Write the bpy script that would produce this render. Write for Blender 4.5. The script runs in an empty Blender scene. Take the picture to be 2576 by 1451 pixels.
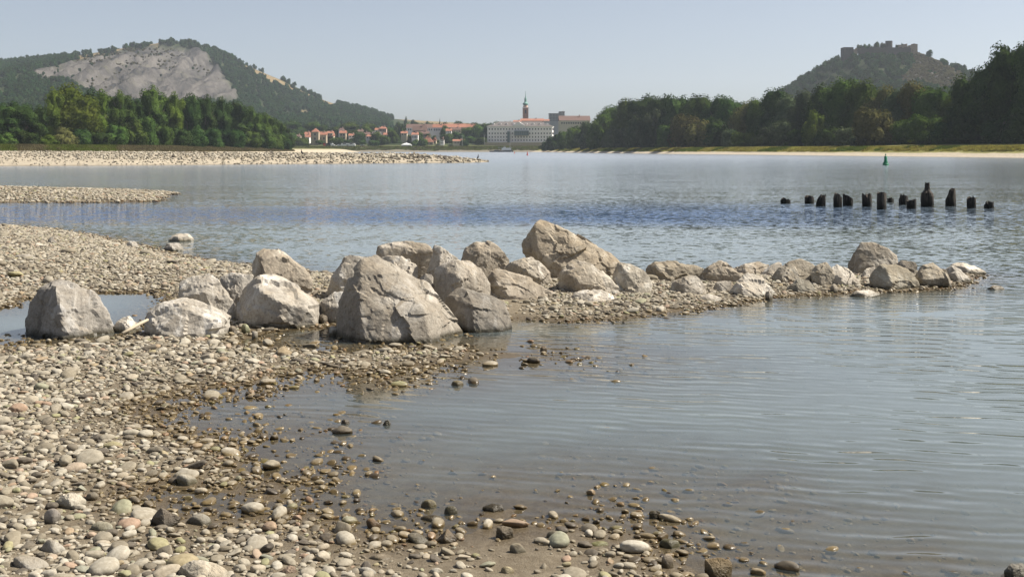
import bpy, bmesh, math, random
import numpy as np
from mathutils import Vector, Matrix, Euler

random.seed(11); RNG = np.random.default_rng(11)
scene = bpy.context.scene
COL = scene.collection

# ------------------------------------------------------------------ camera, world, sun, exposure
F = 2862.2          # focal length in units of a 2576 px wide picture
CX, HV, HC = 1288.0, 377.0, 1.7
cam_data = bpy.data.cameras.new('camera')
cam_data.sensor_width = 36.0
cam_data.lens = 36.0 * F / 2576.0
cam_data.shift_y = -(725.5 - HV) / 2576.0
cam_data.clip_start = 0.1; cam_data.clip_end = 20000
cam = bpy.data.objects.new('camera', cam_data); COL.objects.link(cam)
cam.location = (0, 0, HC); cam.rotation_euler = (math.pi / 2, 0, 0)
scene.camera = cam

SUN_AZ, SUN_EL = math.radians(80), math.radians(50)     # azimuth: from +Y (view) towards +X (right)
world = bpy.data.worlds.new('World'); scene.world = world; world.use_nodes = True
wn = world.node_tree; wn.nodes.clear()
sky = wn.nodes.new('ShaderNodeTexSky'); sky.sky_type = 'NISHITA'; sky.sun_disc = False
sky.sun_elevation = SUN_EL; sky.sun_rotation = SUN_AZ
sky.altitude = 150; sky.air_density = 0.7; sky.dust_density = 1.4; sky.ozone_density = 1.0
bg = wn.nodes.new('ShaderNodeBackground'); bg.inputs[1].default_value = 0.068
wo = wn.nodes.new('ShaderNodeOutputWorld')
hsv = wn.nodes.new('ShaderNodeHueSaturation'); hsv.inputs['Saturation'].default_value = 0.60      # a milky summer sky all round
wn.links.new(sky.outputs[0], hsv.inputs['Color']); wn.links.new(hsv.outputs[0], bg.inputs[0]); wn.links.new(bg.outputs[0], wo.inputs[0])
sd = bpy.data.lights.new('sun', 'SUN'); sd.energy = 5.0; sd.angle = math.radians(0.53); sd.color = (1.0, 0.93, 0.82)
sun = bpy.data.objects.new('sun', sd); COL.objects.link(sun); sun.location = (40, 10, 60)
sdir = Vector((math.sin(SUN_AZ) * math.cos(SUN_EL), math.cos(SUN_AZ) * math.cos(SUN_EL), math.sin(SUN_EL)))
sun.rotation_euler = sdir.to_track_quat('Z', 'Y').to_euler()
vs = scene.view_settings
vs.view_transform = 'Standard'; vs.look = 'None'; vs.exposure = 0.85; vs.gamma = 1.0; vs.use_curve_mapping = False
cy = scene.cycles
cy.use_denoising = True; cy.max_bounces = 6; cy.diffuse_bounces = 2; cy.glossy_bounces = 3; cy.transmission_bounces = 3
cy.transparent_max_bounces = 6; cy.volume_bounces = 1; cy.sample_clamp_indirect = 4.0; cy.caustics_reflective = False; cy.caustics_refractive = False

# ------------------------------------------------------------------ helpers
def P(u, v, D):                       # picture point -> place at distance D
    return ((u - CX) * D / F, D, HC - (v - HV) * D / F)
def W0(u, v):                         # picture point -> place on the water level
    D = HC * F / (v - HV); return ((u - CX) * D / F, D)

def hash3(ix, iy, iz, seed):
    h = (ix * 374761393 + iy * 668265263 + iz * 2147483647 + seed * 974634777) & 0xFFFFFFFF
    h = ((h ^ (h >> 13)) * 1274126177) & 0xFFFFFFFF
    h = ((h ^ (h >> 16)) * 2246822519) & 0xFFFFFFFF
    return ((h ^ (h >> 15)) & 0xFFFFFF) / float(0xFFFFFF)
def vnoise(p, seed=0):
    p = np.asarray(p, float); i = np.floor(p).astype(np.int64); f = p - i; u = f * f * f * (f * (f * 6 - 15) + 10)
    r = 0
    for dx in (0, 1):
        wx = u[:, 0] if dx else 1 - u[:, 0]
        for dy in (0, 1):
            wy = u[:, 1] if dy else 1 - u[:, 1]
            for dz in (0, 1):
                wz = u[:, 2] if dz else 1 - u[:, 2]
                r = r + wx * wy * wz * hash3(i[:, 0] + dx, i[:, 1] + dy, i[:, 2] + dz, seed)
    return r * 2 - 1
_ROT = np.array(Euler((0.6, 0.9, 0.4)).to_matrix())
def fbm(p, octaves=4, seed=0, gain=0.5):
    p = np.asarray(p, float); a, s, t = 1.0, 0.0, 0.0
    for o in range(octaves):
        s = s + a * vnoise(p, seed + o * 17); t += a; a *= gain; p = (p @ _ROT) * 2.03 + 7.1
    return s / t
def n2(x, y, sc, octaves=3, seed=0):
    return fbm(np.stack([np.asarray(x) * sc, np.asarray(y) * sc, np.full(np.shape(x), seed * 3.7)], -1), octaves, seed)
def sstep(a, b, x):
    t = np.clip((np.asarray(x, float) - a) / (b - a), 0, 1); return t * t * (3 - 2 * t)

def sdf(px, py, poly):                # signed distance, positive inside
    poly = np.asarray(poly, float); d = np.full(px.shape, 1e18); ins = np.zeros(px.shape, bool)
    for k in range(len(poly)):
        ax, ay = poly[k]; bx, by = poly[(k + 1) % len(poly)]
        ex, ey = bx - ax, by - ay; wx, wy = px - ax, py - ay
        t = np.clip((wx * ex + wy * ey) / (ex * ex + ey * ey + 1e-12), 0, 1)
        d = np.minimum(d, (wx - t * ex) ** 2 + (wy - t * ey) ** 2)
        c = (ay > py) != (by > py)
        with np.errstate(divide='ignore', invalid='ignore'):
            xi = ex * (py - ay) / (ey if ey != 0 else 1e-12) + ax
        ins ^= c & (px < xi)
    d = np.sqrt(d); return np.where(ins, d, -d)

def mesh_np(name, verts, faces, smooth=True):
    me = bpy.data.meshes.new(name)
    verts = np.asarray(verts, np.float32); faces = np.asarray(faces, np.int32)
    n, k = faces.shape
    me.vertices.add(len(verts)); me.vertices.foreach_set('co', verts.ravel())
    me.loops.add(n * k); me.loops.foreach_set('vertex_index', faces.ravel())
    me.polygons.add(n)
    me.polygons.foreach_set('loop_start', np.arange(0, n * k, k, dtype=np.int32))
    me.polygons.foreach_set('loop_total', np.full(n, k, np.int32))
    me.update(calc_edges=True); me.validate()
    me.polygons.foreach_set('use_smooth', np.full(len(me.polygons), smooth)); return me
def fattr(me, name, vals):
    a = me.attributes.new(name, 'FLOAT', 'POINT'); a.data.foreach_set('value', np.asarray(vals, np.float32))
def obj(name, me, mat=None, parent=None, label=None, cat=None, group=None, kind=None, loc=None):
    o = bpy.data.objects.new(name, me); COL.objects.link(o)
    if mat is not None and me is not None and not me.materials: me.materials.append(mat)
    if parent: o.parent = parent
    if loc is not None: o.location = loc
    if label: o['label'] = label
    if cat: o['category'] = cat
    if group: o['group'] = group
    if kind: o['kind'] = kind
    return o
def grid_faces(nr, nc):
    i = np.arange(nr * nc).reshape(nr, nc)
    return np.stack([i[:-1, :-1].ravel(), i[:-1, 1:].ravel(), i[1:, 1:].ravel(), i[1:, :-1].ravel()], -1)
class MB:                             # collects boxes, prisms, tubes for one mesh
    def __init__(s): s.v, s.f = [], []
    def add(s, vs, fs):
        b = len(s.v); s.v += [tuple(v) for v in vs]; s.f += [tuple(b + i for i in f) for f in fs]; return s
    def box(s, x0, x1, y0, y1, z0, z1):
        return s.add([(x0, y0, z0), (x1, y0, z0), (x1, y1, z0), (x0, y1, z0), (x0, y0, z1), (x1, y0, z1), (x1, y1, z1), (x0, y1, z1)],
                     [(3, 2, 1, 0), (4, 5, 6, 7), (0, 1, 5, 4), (1, 2, 6, 5), (2, 3, 7, 6), (3, 0, 4, 7)])
    def lathe(s, prof, n=12, cx=0, cy=0, ph=0.0):
        vs = [(cx + r * math.cos(ph + 2 * math.pi * k / n), cy + r * math.sin(ph + 2 * math.pi * k / n), z) for r, z in prof for k in range(n)]
        fs = [(j * n + k, j * n + (k + 1) % n, (j + 1) * n + (k + 1) % n, (j + 1) * n + k) for j in range(len(prof) - 1) for k in range(n)]
        fs += [tuple(range(n))[::-1], tuple((len(prof) - 1) * n + k for k in range(n))]
        return s.add(vs, fs)
    def tube(s, pts, rs, n=7):
        pts = [Vector(p) for p in pts]; base = len(s.v); fs = []
        for i, p in enumerate(pts):
            d = (pts[min(i + 1, len(pts) - 1)] - pts[max(i - 1, 0)]).normalized()
            a = d.orthogonal().normalized(); b = d.cross(a)
            for k in range(n):
                t = 2 * math.pi * k / n; s.v.append(tuple(p + (a * math.cos(t) + b * math.sin(t)) * rs[i]))
        for i in range(len(pts) - 1):
            for k in range(n): fs.append((base + i * n + k, base + i * n + (k + 1) % n, base + (i + 1) * n + (k + 1) % n, base + (i + 1) * n + k))
        fs += [tuple(base + k for k in range(n))[::-1], tuple(base + (len(pts) - 1) * n + k for k in range(n))]
        s.f += fs; return s
    def mesh(s, name, smooth=False):
        me = bpy.data.meshes.new(name); me.from_pydata(s.v, [], s.f); me.update()
        if smooth: me.polygons.foreach_set('use_smooth', [True] * len(me.polygons))
        return me
    def obj(s, name, mat, parent=None, smooth=False, **k): return obj(name, s.mesh(name, smooth), mat, parent, **k)

# ------------------------------------------------------------------ materials
class NT:
    def __init__(s, name):
        s.m = bpy.data.materials.new(name); s.m.use_nodes = True; s.t = s.m.node_tree; s.t.nodes.clear()
        s.out = s.t.nodes.new('ShaderNodeOutputMaterial')
    def n(s, typ, _in=None, **props):
        nd = s.t.nodes.new('ShaderNode' + typ)
        for k, v in props.items(): setattr(nd, k, v)
        for k, v in (_in or {}).items():
            if isinstance(v, bpy.types.NodeSocket): s.t.links.new(v, nd.inputs[k])
            else: nd.inputs[k].default_value = v
        return nd
    def link(s, a, b): s.t.links.new(a, b)
    def math(s, op, a, b=None, c=None, clamp=False):
        nd = s.n('Math', operation=op, use_clamp=clamp)
        for i, v in enumerate((a, b, c)):
            if v is None: continue
            if isinstance(v, bpy.types.NodeSocket): s.link(v, nd.inputs[i])
            else: nd.inputs[i].default_value = v
        return nd.outputs[0]
    def mix(s, fac, a, b, blend='MIX'):
        nd = s.n('Mix', data_type='RGBA', blend_type=blend)
        for i, v in ((0, fac), (6, a), (7, b)):
            if isinstance(v, bpy.types.NodeSocket): s.link(v, nd.inputs[i])
            elif i == 0: nd.inputs[0].default_value = v
            else: nd.inputs[i].default_value = (*v, 1) if len(v) == 3 else v
        return nd.outputs[2]
    def noise(s, vec, scale, detail=3, rough=0.55, dist=0.0):
        nd = s.n('TexNoise', {'Scale': scale, 'Detail': detail, 'Roughness': rough, 'Distortion': dist})
        if vec is not None: s.link(vec, nd.inputs['Vector'])
        return nd
    def ramp(s, fac, stops, interp='LINEAR'):
        nd = s.n('ValToRGB', {0: fac}); r = nd.color_ramp; r.interpolation = interp
        while len(r.elements) < len(stops): r.elements.new(0.5)
        for e, (p, c) in zip(r.elements, stops): e.position = p; e.color = (*c, 1) if len(c) == 3 else c
        return nd.outputs[0]
    def rng(s, v, a, b, c=0.0, d=1.0):
        nd = s.n('MapRange', {0: v, 1: a, 2: b, 3: c, 4: d}); return nd.outputs[0]
    def attr(s, name, typ='GEOMETRY'): return s.n('Attribute', attribute_name=name, attribute_type=typ)
    def geo(s): return s.n('NewGeometry')
    def bump(s, h, strength, dist, normal=None):
        nd = s.n('Bump', {'Height': h, 'Strength': strength, 'Distance': dist})
        if normal is not None: s.link(normal, nd.inputs['Normal'])
        return nd.outputs[0]
    def principled(s, col, rough=0.85, normal=None, spec=0.4, **kw):
        nd = s.n('BsdfPrincipled')
        for k, v in (('Base Color', col), ('Roughness', rough), ('Specular IOR Level', spec)):
            if isinstance(v, bpy.types.NodeSocket): s.link(v, nd.inputs[k])
            else: nd.inputs[k].default_value = (*v, 1) if k == 'Base Color' else v
        if normal is not None: s.link(normal, nd.inputs['Normal'])
        for k, v in kw.items(): nd.inputs[k].default_value = v
        s.link(nd.outputs[0], s.out.inputs[0]); return nd

def plain(name, col, rough=0.8, var=0.15, scale=0.6, spec=0.3):
    m = NT(name); g = m.geo(); nz = m.noise(g.outputs['Position'], scale, 4)
    c = m.mix(nz.outputs[0], tuple(x * (1 - var) for x in col), tuple(min(1, x * (1 + var)) for x in col))
    nz2 = m.noise(g.outputs['Position'], scale * 9, 3)
    c = m.mix(0.35, c, m.mix(nz2.outputs[0], tuple(x * (1 - var) for x in col), tuple(min(1, x * (1 + var)) for x in col)))
    m.principled(c, rough, spec=spec); return m.m

def wet_fac(m, g, lo=0.012, hi=0.055, amp=0.03, sc=9.0):
    z = m.n('SeparateXYZ', {0: g.outputs['Position']}).outputs[2]
    nz = m.noise(g.outputs['Position'], sc, 3).outputs[0]
    zz = m.math('ADD', z, m.math('MULTIPLY', m.math('SUBTRACT', nz, 0.5), -2 * amp))
    return m.rng(zz, lo, hi, 1.0, 0.0)

def boulder_material():
    m = NT('pale_limestone'); g = m.geo(); pos = g.outputs['Position']
    oc = m.n('ObjectInfo')
    big = m.noise(pos, 2.2, 5, 0.6, 0.6).outputs[0]
    mid = m.noise(pos, 9.0, 6, 0.65, 0.8).outputs[0]
    fine = m.noise(pos, 46.0, 6, 0.7).outputs[0]
    c = m.ramp(big, [(0.30, (0.245, 0.22, 0.185)), (0.5, (0.345, 0.32, 0.278)), (0.68, (0.43, 0.405, 0.36))])
    c = m.mix(m.rng(mid, 0.36, 0.66, 0.0, 0.62), c, (0.36, 0.333, 0.285))
    c = m.mix(m.rng(fine, 0.52, 0.30, 0.0, 0.75), c, (0.165, 0.14, 0.11))
    pits = m.n('TexVoronoi', {'Vector': pos, 'Scale': 16.0, 'Randomness': 1.0}).outputs[0]
    spots = m.math('MULTIPLY', m.rng(pits, 0.22, 0.08), m.rng(m.noise(pos, 3.3, 2).outputs[0], 0.45, 0.62))
    c = m.mix(m.math('MULTIPLY', spots, 0.75), c, (0.11, 0.095, 0.08))
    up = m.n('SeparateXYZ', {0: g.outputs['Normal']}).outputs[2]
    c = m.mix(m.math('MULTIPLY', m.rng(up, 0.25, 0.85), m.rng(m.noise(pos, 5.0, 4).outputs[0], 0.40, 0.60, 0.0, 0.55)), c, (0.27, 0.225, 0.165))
    stain = m.noise(m.n('Mapping', {'Vector': pos, 'Scale': (1, 1, 0.45)}).outputs[0], 3.6, 6, 0.7, 1.2).outputs[0]
    c = m.mix(m.rng(stain, 0.52, 0.66, 0.0, 0.6), c, (0.13, 0.115, 0.098))
    c = m.mix(m.rng(stain, 0.47, 0.36, 0.0, 0.75), c, (0.52, 0.50, 0.46))
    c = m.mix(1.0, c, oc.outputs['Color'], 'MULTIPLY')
    wet = wet_fac(m, g, 0.02, 0.065, 0.02, 5.0)
    c = m.mix(wet, c, m.mix(1.0, c, (0.26, 0.25, 0.20), 'MULTIPLY'))
    h = m.math('ADD', m.math('MULTIPLY', mid, 1.0), m.math('MULTIPLY', fine, 0.45))
    nrm = m.bump(h, 0.75, 0.016)
    m.principled(c, m.rng(wet, 0, 1, 0.9, 0.35), nrm, 0.3); return m.m

PEB = [(0.0, (0.07, 0.06, 0.05)), (0.10, (0.15, 0.13, 0.10)), (0.30, (0.24, 0.21, 0.155)), (0.55, (0.325, 0.295, 0.235)),
       (0.74, (0.42, 0.39, 0.325)), (0.84, (0.37, 0.325, 0.25)), (0.90, (0.33, 0.23, 0.165)), (0.95, (0.28, 0.27, 0.15)), (1.0, (0.26, 0.26, 0.21))]
def pebble_material():
    m = NT('river_pebble'); g = m.geo(); tc = m.n('TexCoord')
    t = m.attr('tint', 'INSTANCER').outputs['Fac']
    c = m.ramp(t, PEB)
    nz = m.noise(g.outputs['Position'], 60, 5, 0.65).outputs[0]
    n2_ = m.noise(tc.outputs['Object'], 1.7, 4, 0.6, 0.5).outputs[0]
    c = m.mix(m.rng(nz, 0.35, 0.62, 0.0, 0.55), c, m.mix(1.0, c, (0.52, 0.49, 0.44), 'MULTIPLY'))
    c = m.mix(m.rng(n2_, 0.5, 0.75, 0.0, 0.4), c, (0.24, 0.20, 0.145))
    wet = wet_fac(m, g, 0.010, 0.034, 0.018, 7.0)
    z = m.n('SeparateXYZ', {0: g.outputs['Position']}).outputs[2]
    c = m.mix(wet, c, m.mix(1.0, c, m.mix(m.rng(z, -0.012, 0.0), (0.62, 0.57, 0.48), (0.46, 0.375, 0.225)), 'MULTIPLY'))
    z = m.n('SeparateXYZ', {0: g.outputs['Position']}).outputs[2]
    m.principled(c, m.rng(wet, 0, 1, 0.88, 0.28), m.bump(nz, 0.4, 0.006), m.rng(z, -0.006, 0.002, 0.0, 0.35)); return m.m

def shore_material():
    m = NT('shore_mud_and_sand'); g = m.geo(); pos = g.outputs['Position']
    a = m.noise(pos, 1.1, 5, 0.6).outputs[0]; b = m.noise(pos, 22, 6, 0.7).outputs[0]; f = m.noise(pos, 130, 4, 0.7).outputs[0]
    c = m.ramp(a, [(0.3, (0.115, 0.09, 0.058)), (0.55, (0.155, 0.125, 0.083)), (0.75, (0.20, 0.165, 0.115))])
    c = m.mix(m.rng(b, 0.42, 0.66, 0, 0.75), c, (0.235, 0.20, 0.145))
    c = m.mix(m.rng(f, 0.52, 0.36, 0, 0.6), c, (0.09, 0.075, 0.052))
    z = m.n('SeparateXYZ', {0: pos}).outputs[2]
    dry = m.rng(z, 0.06, 0.2)
    c = m.mix(m.math('MULTIPLY', dry, 0.5), c, (0.30, 0.26, 0.195))
    wet = wet_fac(m, g, 0.006, 0.036, 0.014, 4.0)
    c = m.mix(wet, c, m.mix(1.0, c, (0.62, 0.57, 0.48), 'MULTIPLY'))
    h = m.math('ADD', b, m.math('MULTIPLY', f, 0.5))
    m.principled(c, m.rng(wet, 0, 1, 0.92, 0.33), m.bump(h, 0.7, 0.02), m.rng(z, -0.006, 0.002, 0.0, 0.35)); return m.m

def water_material():
    m = NT('river_water'); g = m.geo(); pos = g.outputs['Position']
    chop = m.attr('chop').outputs['Fac']; turb = m.attr('turbid').outputs['Fac']; rgh = m.attr('rough').outputs['Fac']; rip = m.attr('ripple').outputs['Fac']
    def vecn(scale_vec, rot, sc, det):
        mp = m.n('Mapping', {'Vector': pos, 'Scale': scale_vec, 'Rotation': (0, 0, rot)})
        nz = m.noise(mp.outputs[0], sc, det, 0.55)
        return m.n('VectorMath', {0: nz.outputs['Color'], 1: (0.5, 0.5, 0.5)}, operation='SUBTRACT').outputs[0]
    a = vecn((0.8, 1.0, 1), 0.12, 8.5, 3)
    b = vecn((0.6, 1.0, 1), -0.1, 0.55, 2)
    wv = []
    for rot_, sc_, di in ((0.25, 2.7, 8.0), (0.08, 1.55, 8.5)):
        mp = m.n('Mapping', {'Vector': pos, 'Rotation': (0, 0, rot_)})
        wt = m.n('TexWave', {'Vector': mp.outputs[0], 'Scale': sc_, 'Distortion': di, 'Detail': 2.0, 'Detail Scale': 0.55, 'Detail Roughness': 0.5}, bands_direction='Y')
        wv.append(m.math('SUBTRACT', wt.outputs['Fac'], 0.5))
    mod = m.rng(m.noise(m.n('Mapping', {'Vector': pos, 'Scale': (0.5, 1.4, 1)}).outputs[0], 1.3, 3).outputs[0], 0.35, 0.62, 0.05, 1.0)
    ry = m.math('MULTIPLY', m.math('ADD', wv[0], m.math('MULTIPLY', wv[1], 0.8)), mod)
    r = m.n('CombineXYZ', {0: m.math('MULTIPLY', ry, 0.15), 1: ry}).outputs[0]
    patch = m.noise(m.n('Mapping', {'Vector': pos, 'Scale': (0.05, 0.22, 1)}).outputs[0], 1.0, 3).outputs[0]
    ck = m.math('MULTIPLY', chop, m.rng(patch, 0.3, 0.7, 0.65, 1.35))
    va = m.n('VectorMath', {0: a, 'Scale': ck}, operation='SCALE').outputs[0]
    vb = m.n('VectorMath', {0: b, 'Scale': m.math('MULTIPLY', ck, 0.22)}, operation='SCALE').outputs[0]
    vr = m.n('VectorMath', {0: m.n('VectorMath', {0: r, 1: (1.0, 1.0, 0.0)}, operation='MULTIPLY').outputs[0], 'Scale': rip}, operation='SCALE').outputs[0]
    s = m.n('VectorMath', {0: va, 1: vb}, operation='ADD').outputs[0]
    s = m.n('VectorMath', {0: s, 1: vr}, operation='ADD').outputs[0]
    s = m.n('VectorMath', {0: s, 1: (1, 1, 0)}, operation='MULTIPLY').outputs[0]
    nn = m.n('VectorMath', {0: m.n('VectorMath', {0: s, 1: (0, 0, 1)}, operation='ADD').outputs[0]}, operation='NORMALIZE').outputs[0]
    fr = m.n('Fresnel', {'IOR': 1.333, 'Normal': nn}).outputs[0]
    gl = m.n('BsdfGlossy', {'Color': (1, 1, 1, 1), 'Roughness': rgh, 'Normal': nn})
    tr = m.n('BsdfTransparent', {'Color': (0.93, 0.93, 0.88, 1)})
    sky_paint = m.attr('band').outputs['Fac']
    df = m.n('BsdfDiffuse', {'Color': m.mix(sky_paint, (0.135, 0.162, 0.162), (0.028, 0.068, 0.158))})  # in the ruffled band, the reflected sky's blue is painted into the diffuse colour
    under = m.n('MixShader', {0: turb, 1: tr.outputs[0], 2: df.outputs[0]})
    mx = m.n('MixShader', {0: fr, 1: under.outputs[0], 2: gl.outputs[0]})
    m.link(mx.outputs[0], m.out.inputs[0]); return m.m

def leaf_material(name, dark, light, trans=0.16):
    m = NT(name); g = m.geo(); oi = m.n('ObjectInfo')
    a = m.noise(g.outputs['Position'], 0.16, 3).outputs[0]; b = m.noise(g.outputs['Position'], 1.3, 2).outputs[0]
    c = m.mix(m.rng(a, 0.32, 0.68), dark, light)
    c = m.mix(m.rng(b, 0.4, 0.7, 0, 0.5), c, tuple(x * 0.55 for x in dark))
    hs = m.n('HueSaturation', {'Hue': m.rng(oi.outputs['Random'], 0, 1, 0.490, 0.525), 'Saturation': 1.1, 'Value': m.rng(oi.outputs['Random'], 0, 1, 0.75, 1.2), 'Color': c})
    d = m.n('BsdfDiffuse', {'Color': hs.outputs[0]}); t = m.n('BsdfTranslucent', {'Color': hs.outputs[0]})
    mx = m.n('MixShader', {0: trans, 1: d.outputs[0], 2: t.outputs[0]}); m.link(mx.outputs[0], m.out.inputs[0]); return m.m

def hill_material():
    m = NT('hillside'); g = m.geo(); pos = g.outputs['Position']
    rock = m.attr('rock').outputs['Fac']; dryg = m.attr('drygrass').outputs['Fac']
    a = m.noise(pos, 0.02, 5, 0.6).outputs[0]; b = m.noise(pos, 0.12, 6, 0.7).outputs[0]
    sx_ = m.n('SeparateXYZ', {0: pos})
    along = m.math('ADD', sx_.outputs[0], m.math('MULTIPLY', sx_.outputs[2], 0.6))
    st = m.noise(m.n('CombineXYZ', {0: m.math('MULTIPLY', along, 0.085), 1: m.math('MULTIPLY', sx_.outputs[1], 0.004), 2: m.math('MULTIPLY', sx_.outputs[2], 0.014)}).outputs[0], 1.0, 7, 0.68, 0.5).outputs[0]
    green = m.ramp(a, [(0.3, (0.022, 0.035, 0.015)), (0.7, (0.05, 0.065, 0.025))])
    c = m.mix(m.rng(st, 0.38, 0.62), (0.026, 0.026, 0.028), (0.142, 0.131, 0.120))
    c = m.mix(m.rng(b, 0.42, 0.30, 0, 0.75), c, (0.075, 0.08, 0.06))
    c = m.mix(m.rng(a, 0.55, 0.72, 0, 0.5), c, (0.13, 0.125, 0.085))
    grass = m.mix(m.rng(b, 0.35, 0.65), (0.14, 0.105, 0.055), (0.27, 0.205, 0.115))
    c = m.mix(rock, green, c); c = m.mix(dryg, c, grass)
    nrm = m.bump(m.math('ADD', m.math('MULTIPLY', st, rock), b), 0.7, 7.0)
    m.principled(c, 0.95, nrm, 0.1); return m.m

def bank_material(name, sand, grass, zlo, zhi, amp=0.35):
    m = NT(name); g = m.geo(); pos = g.outputs['Position']
    z = m.n('SeparateXYZ', {0: pos}).outputs[2]
    a = m.noise(pos, 0.12, 5, 0.65).outputs[0]; b = m.noise(pos, 1.5, 5, 0.7).outputs[0]
    zz = m.math('ADD', z, m.math('MULTIPLY', m.math('SUBTRACT', a, 0.5), 2 * amp))
    s = m.mix(m.rng(b, 0.35, 0.65), tuple(x * 0.82 for x in sand), tuple(x * 1.1 for x in sand))
    q = m.mix(m.rng(b, 0.35, 0.65), tuple(x * 0.6 for x in grass), grass)
    c = m.mix(m.rng(zz, zlo, zhi), s, q)
    wet = m.rng(z, 0.12, 0.02)
    c = m.mix(m.math('MULTIPLY', wet, 0.55), c, tuple(x * 0.3 for x in sand))
    m.principled(c, 0.95, m.bump(b, 0.5, 0.25), 0.15); return m.m

def wood_material():
    m = NT('rotten_oak'); g = m.geo(); pos = g.outputs['Position']; z = m.n('SeparateXYZ', {0: pos}).outputs[2]
    gr_ = m.noise(m.n('Mapping', {'Vector': pos, 'Scale': (14, 14, 0.8)}).outputs[0], 1.6, 5, 0.65, 0.4).outputs[0]
    c = m.mix(m.rng(gr_, 0.38, 0.62), (0.016, 0.013, 0.011), (0.085, 0.072, 0.058))
    c = m.mix(m.rng(m.math('ADD', z, m.math('MULTIPLY', gr_, 0.3)), 0.45, 0.25), c, (0.012, 0.012, 0.010))
    m.principled(c, 0.8, m.bump(gr_, 0.9, 0.04), 0.25); return m.m

M = dict(
    boulder=boulder_material(), pebble=pebble_material(), shore=shore_material(), water=water_material(), hill=hill_material(),
    rbank=bank_material('sand_and_dry_grass', (0.45, 0.39, 0.30), (0.25, 0.24, 0.075), 0.8, 1.1),
    island=bank_material('island_sand', (0.40, 0.345, 0.255), (0.15, 0.15, 0.055), 1.7, 2.3),
    fbank=bank_material('stone_embankment', (0.185, 0.165, 0.125), (0.115, 0.125, 0.05), 1.6, 2.6, 0.8),
    spit=bank_material('pale_gravel', (0.35, 0.305, 0.235), (0.33, 0.285, 0.215), 2, 3),
    bark=plain('bark', (0.085, 0.065, 0.05), 0.95, 0.3, 1.0),
    wood=wood_material(),
    driftwood=plain('bleached_driftwood', (0.42, 0.36, 0.27), 0.9, 0.2, 6.0),
    plaster=plain('white_plaster', (0.78, 0.74, 0.71), 0.9, 0.06), cream=plain('cream_plaster', (0.56, 0.49, 0.36), 0.9, 0.08),
    pinkp=plain('pink_plaster', (0.47, 0.33, 0.27), 0.9, 0.10), greyp=plain('grey_plaster', (0.34, 0.335, 0.33), 0.9, 0.08),
    stonew=plain('town_stone', (0.34, 0.28, 0.20), 0.95, 0.25, 0.5), darkstone=plain('ruin_stone', (0.065, 0.056, 0.05), 0.95, 0.3, 0.2),
    tanstone=plain('tan_ruin_stone', (0.24, 0.185, 0.13), 0.95, 0.25, 0.2),
    orange=plain('orange_tile', (0.28, 0.125, 0.082), 0.85, 0.25, 0.7), brown=plain('brown_tile', (0.125, 0.078, 0.064), 0.85, 0.2, 0.7),
    greyroof=plain('grey_roof', (0.125, 0.11, 0.105), 0.85, 0.15, 0.7), copper=plain('green_copper', (0.16, 0.30, 0.26), 0.7, 0.2, 0.6),
    window=plain('dark_window', (0.035, 0.04, 0.05), 0.25, 0.2, 1.0, 0.5), glassb=plain('green_glass', (0.05, 0.09, 0.09), 0.15, 0.25, 0.7, 0.6),
    white=plain('white_paint', (0.75, 0.75, 0.74), 0.5, 0.05), red=plain('red_paint', (0.45, 0.045, 0.03), 0.5, 0.15), green=plain('green_paint', (0.012, 0.17, 0.085), 0.45, 0.2, 3.0),
    hull=plain('dark_hull', (0.03, 0.035, 0.05), 0.5, 0.2), metal=plain('grey_metal', (0.30, 0.30, 0.30), 0.6, 0.1), tyre=plain('black_rubber', (0.02, 0.02, 0.02), 0.8, 0.2),
    brick=plain('church_brick', (0.33, 0.20, 0.155), 0.9, 0.15, 0.5), feather=plain('black_feather', (0.012, 0.012, 0.013), 0.7, 0.3, 8.0),
)
LEAF = dict(
    dark=leaf_material('leaf_dark', (0.026, 0.045, 0.016), (0.064, 0.094, 0.030)),
    mid=leaf_material('leaf_mid', (0.046, 0.072, 0.022), (0.10, 0.135, 0.038)),
    olive=leaf_material('leaf_olive', (0.070, 0.070, 0.030), (0.14, 0.128, 0.055)),
    yellow=leaf_material('leaf_yellow', (0.080, 0.115, 0.026), (0.155, 0.19, 0.048), 0.35),
    grey=leaf_material('leaf_grey', (0.048, 0.066, 0.034), (0.105, 0.125, 0.068)),
    hill=leaf_material('leaf_hill', (0.018, 0.040, 0.016), (0.050, 0.086, 0.028)),
    scrub=leaf_material('leaf_scrub', (0.075, 0.070, 0.038), (0.15, 0.128, 0.075)),
)

# ------------------------------------------------------------------ the near shore, river bed and water
LAND = [W0(u, v) for u, v in [
    (-3000, 552), (-600, 556), (0, 565), (100, 573), (230, 590), (330, 612), (420, 634), (480, 648), (560, 660), (650, 668), (760, 684),
    (830, 688), (1000, 690), (1300, 690), (1550, 688), (1800, 690), (2100, 690), (2300, 685), (2440, 684), (2480, 692), (2440, 712),
    (2390, 725), (2200, 735), (2130, 738), (1950, 750), (1860, 765), (1720, 785), (1560, 805), (1400, 808), (1290, 806), (1180, 815),
    (1100, 820), (900, 815), (800, 828), (740, 827), (650, 842), (605, 862), (700, 879), (850, 888), (1000, 881), (1150, 882),
    (1330, 888), (1345, 893), (1200, 905), (1100, 917), (900, 937), (800, 932), (740, 937), (630, 967), (520, 977), (390, 1003),
    (365, 1048), (440, 1082), (560, 1108), (640, 1138), (630, 1175), (700, 1206), (690, 1250), (800, 1300), (900, 1335), (1000, 1350),
    (1150, 1352), (1250, 1335), (1330, 1322), (1450, 1316), (1550, 1340), (1650, 1388), (1750, 1415), (1800, 1451), (1900, 1600)]]
LAND += [(1.6, 2.5), (2.0, -15), (-60, -15), (-60, 27)]
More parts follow.
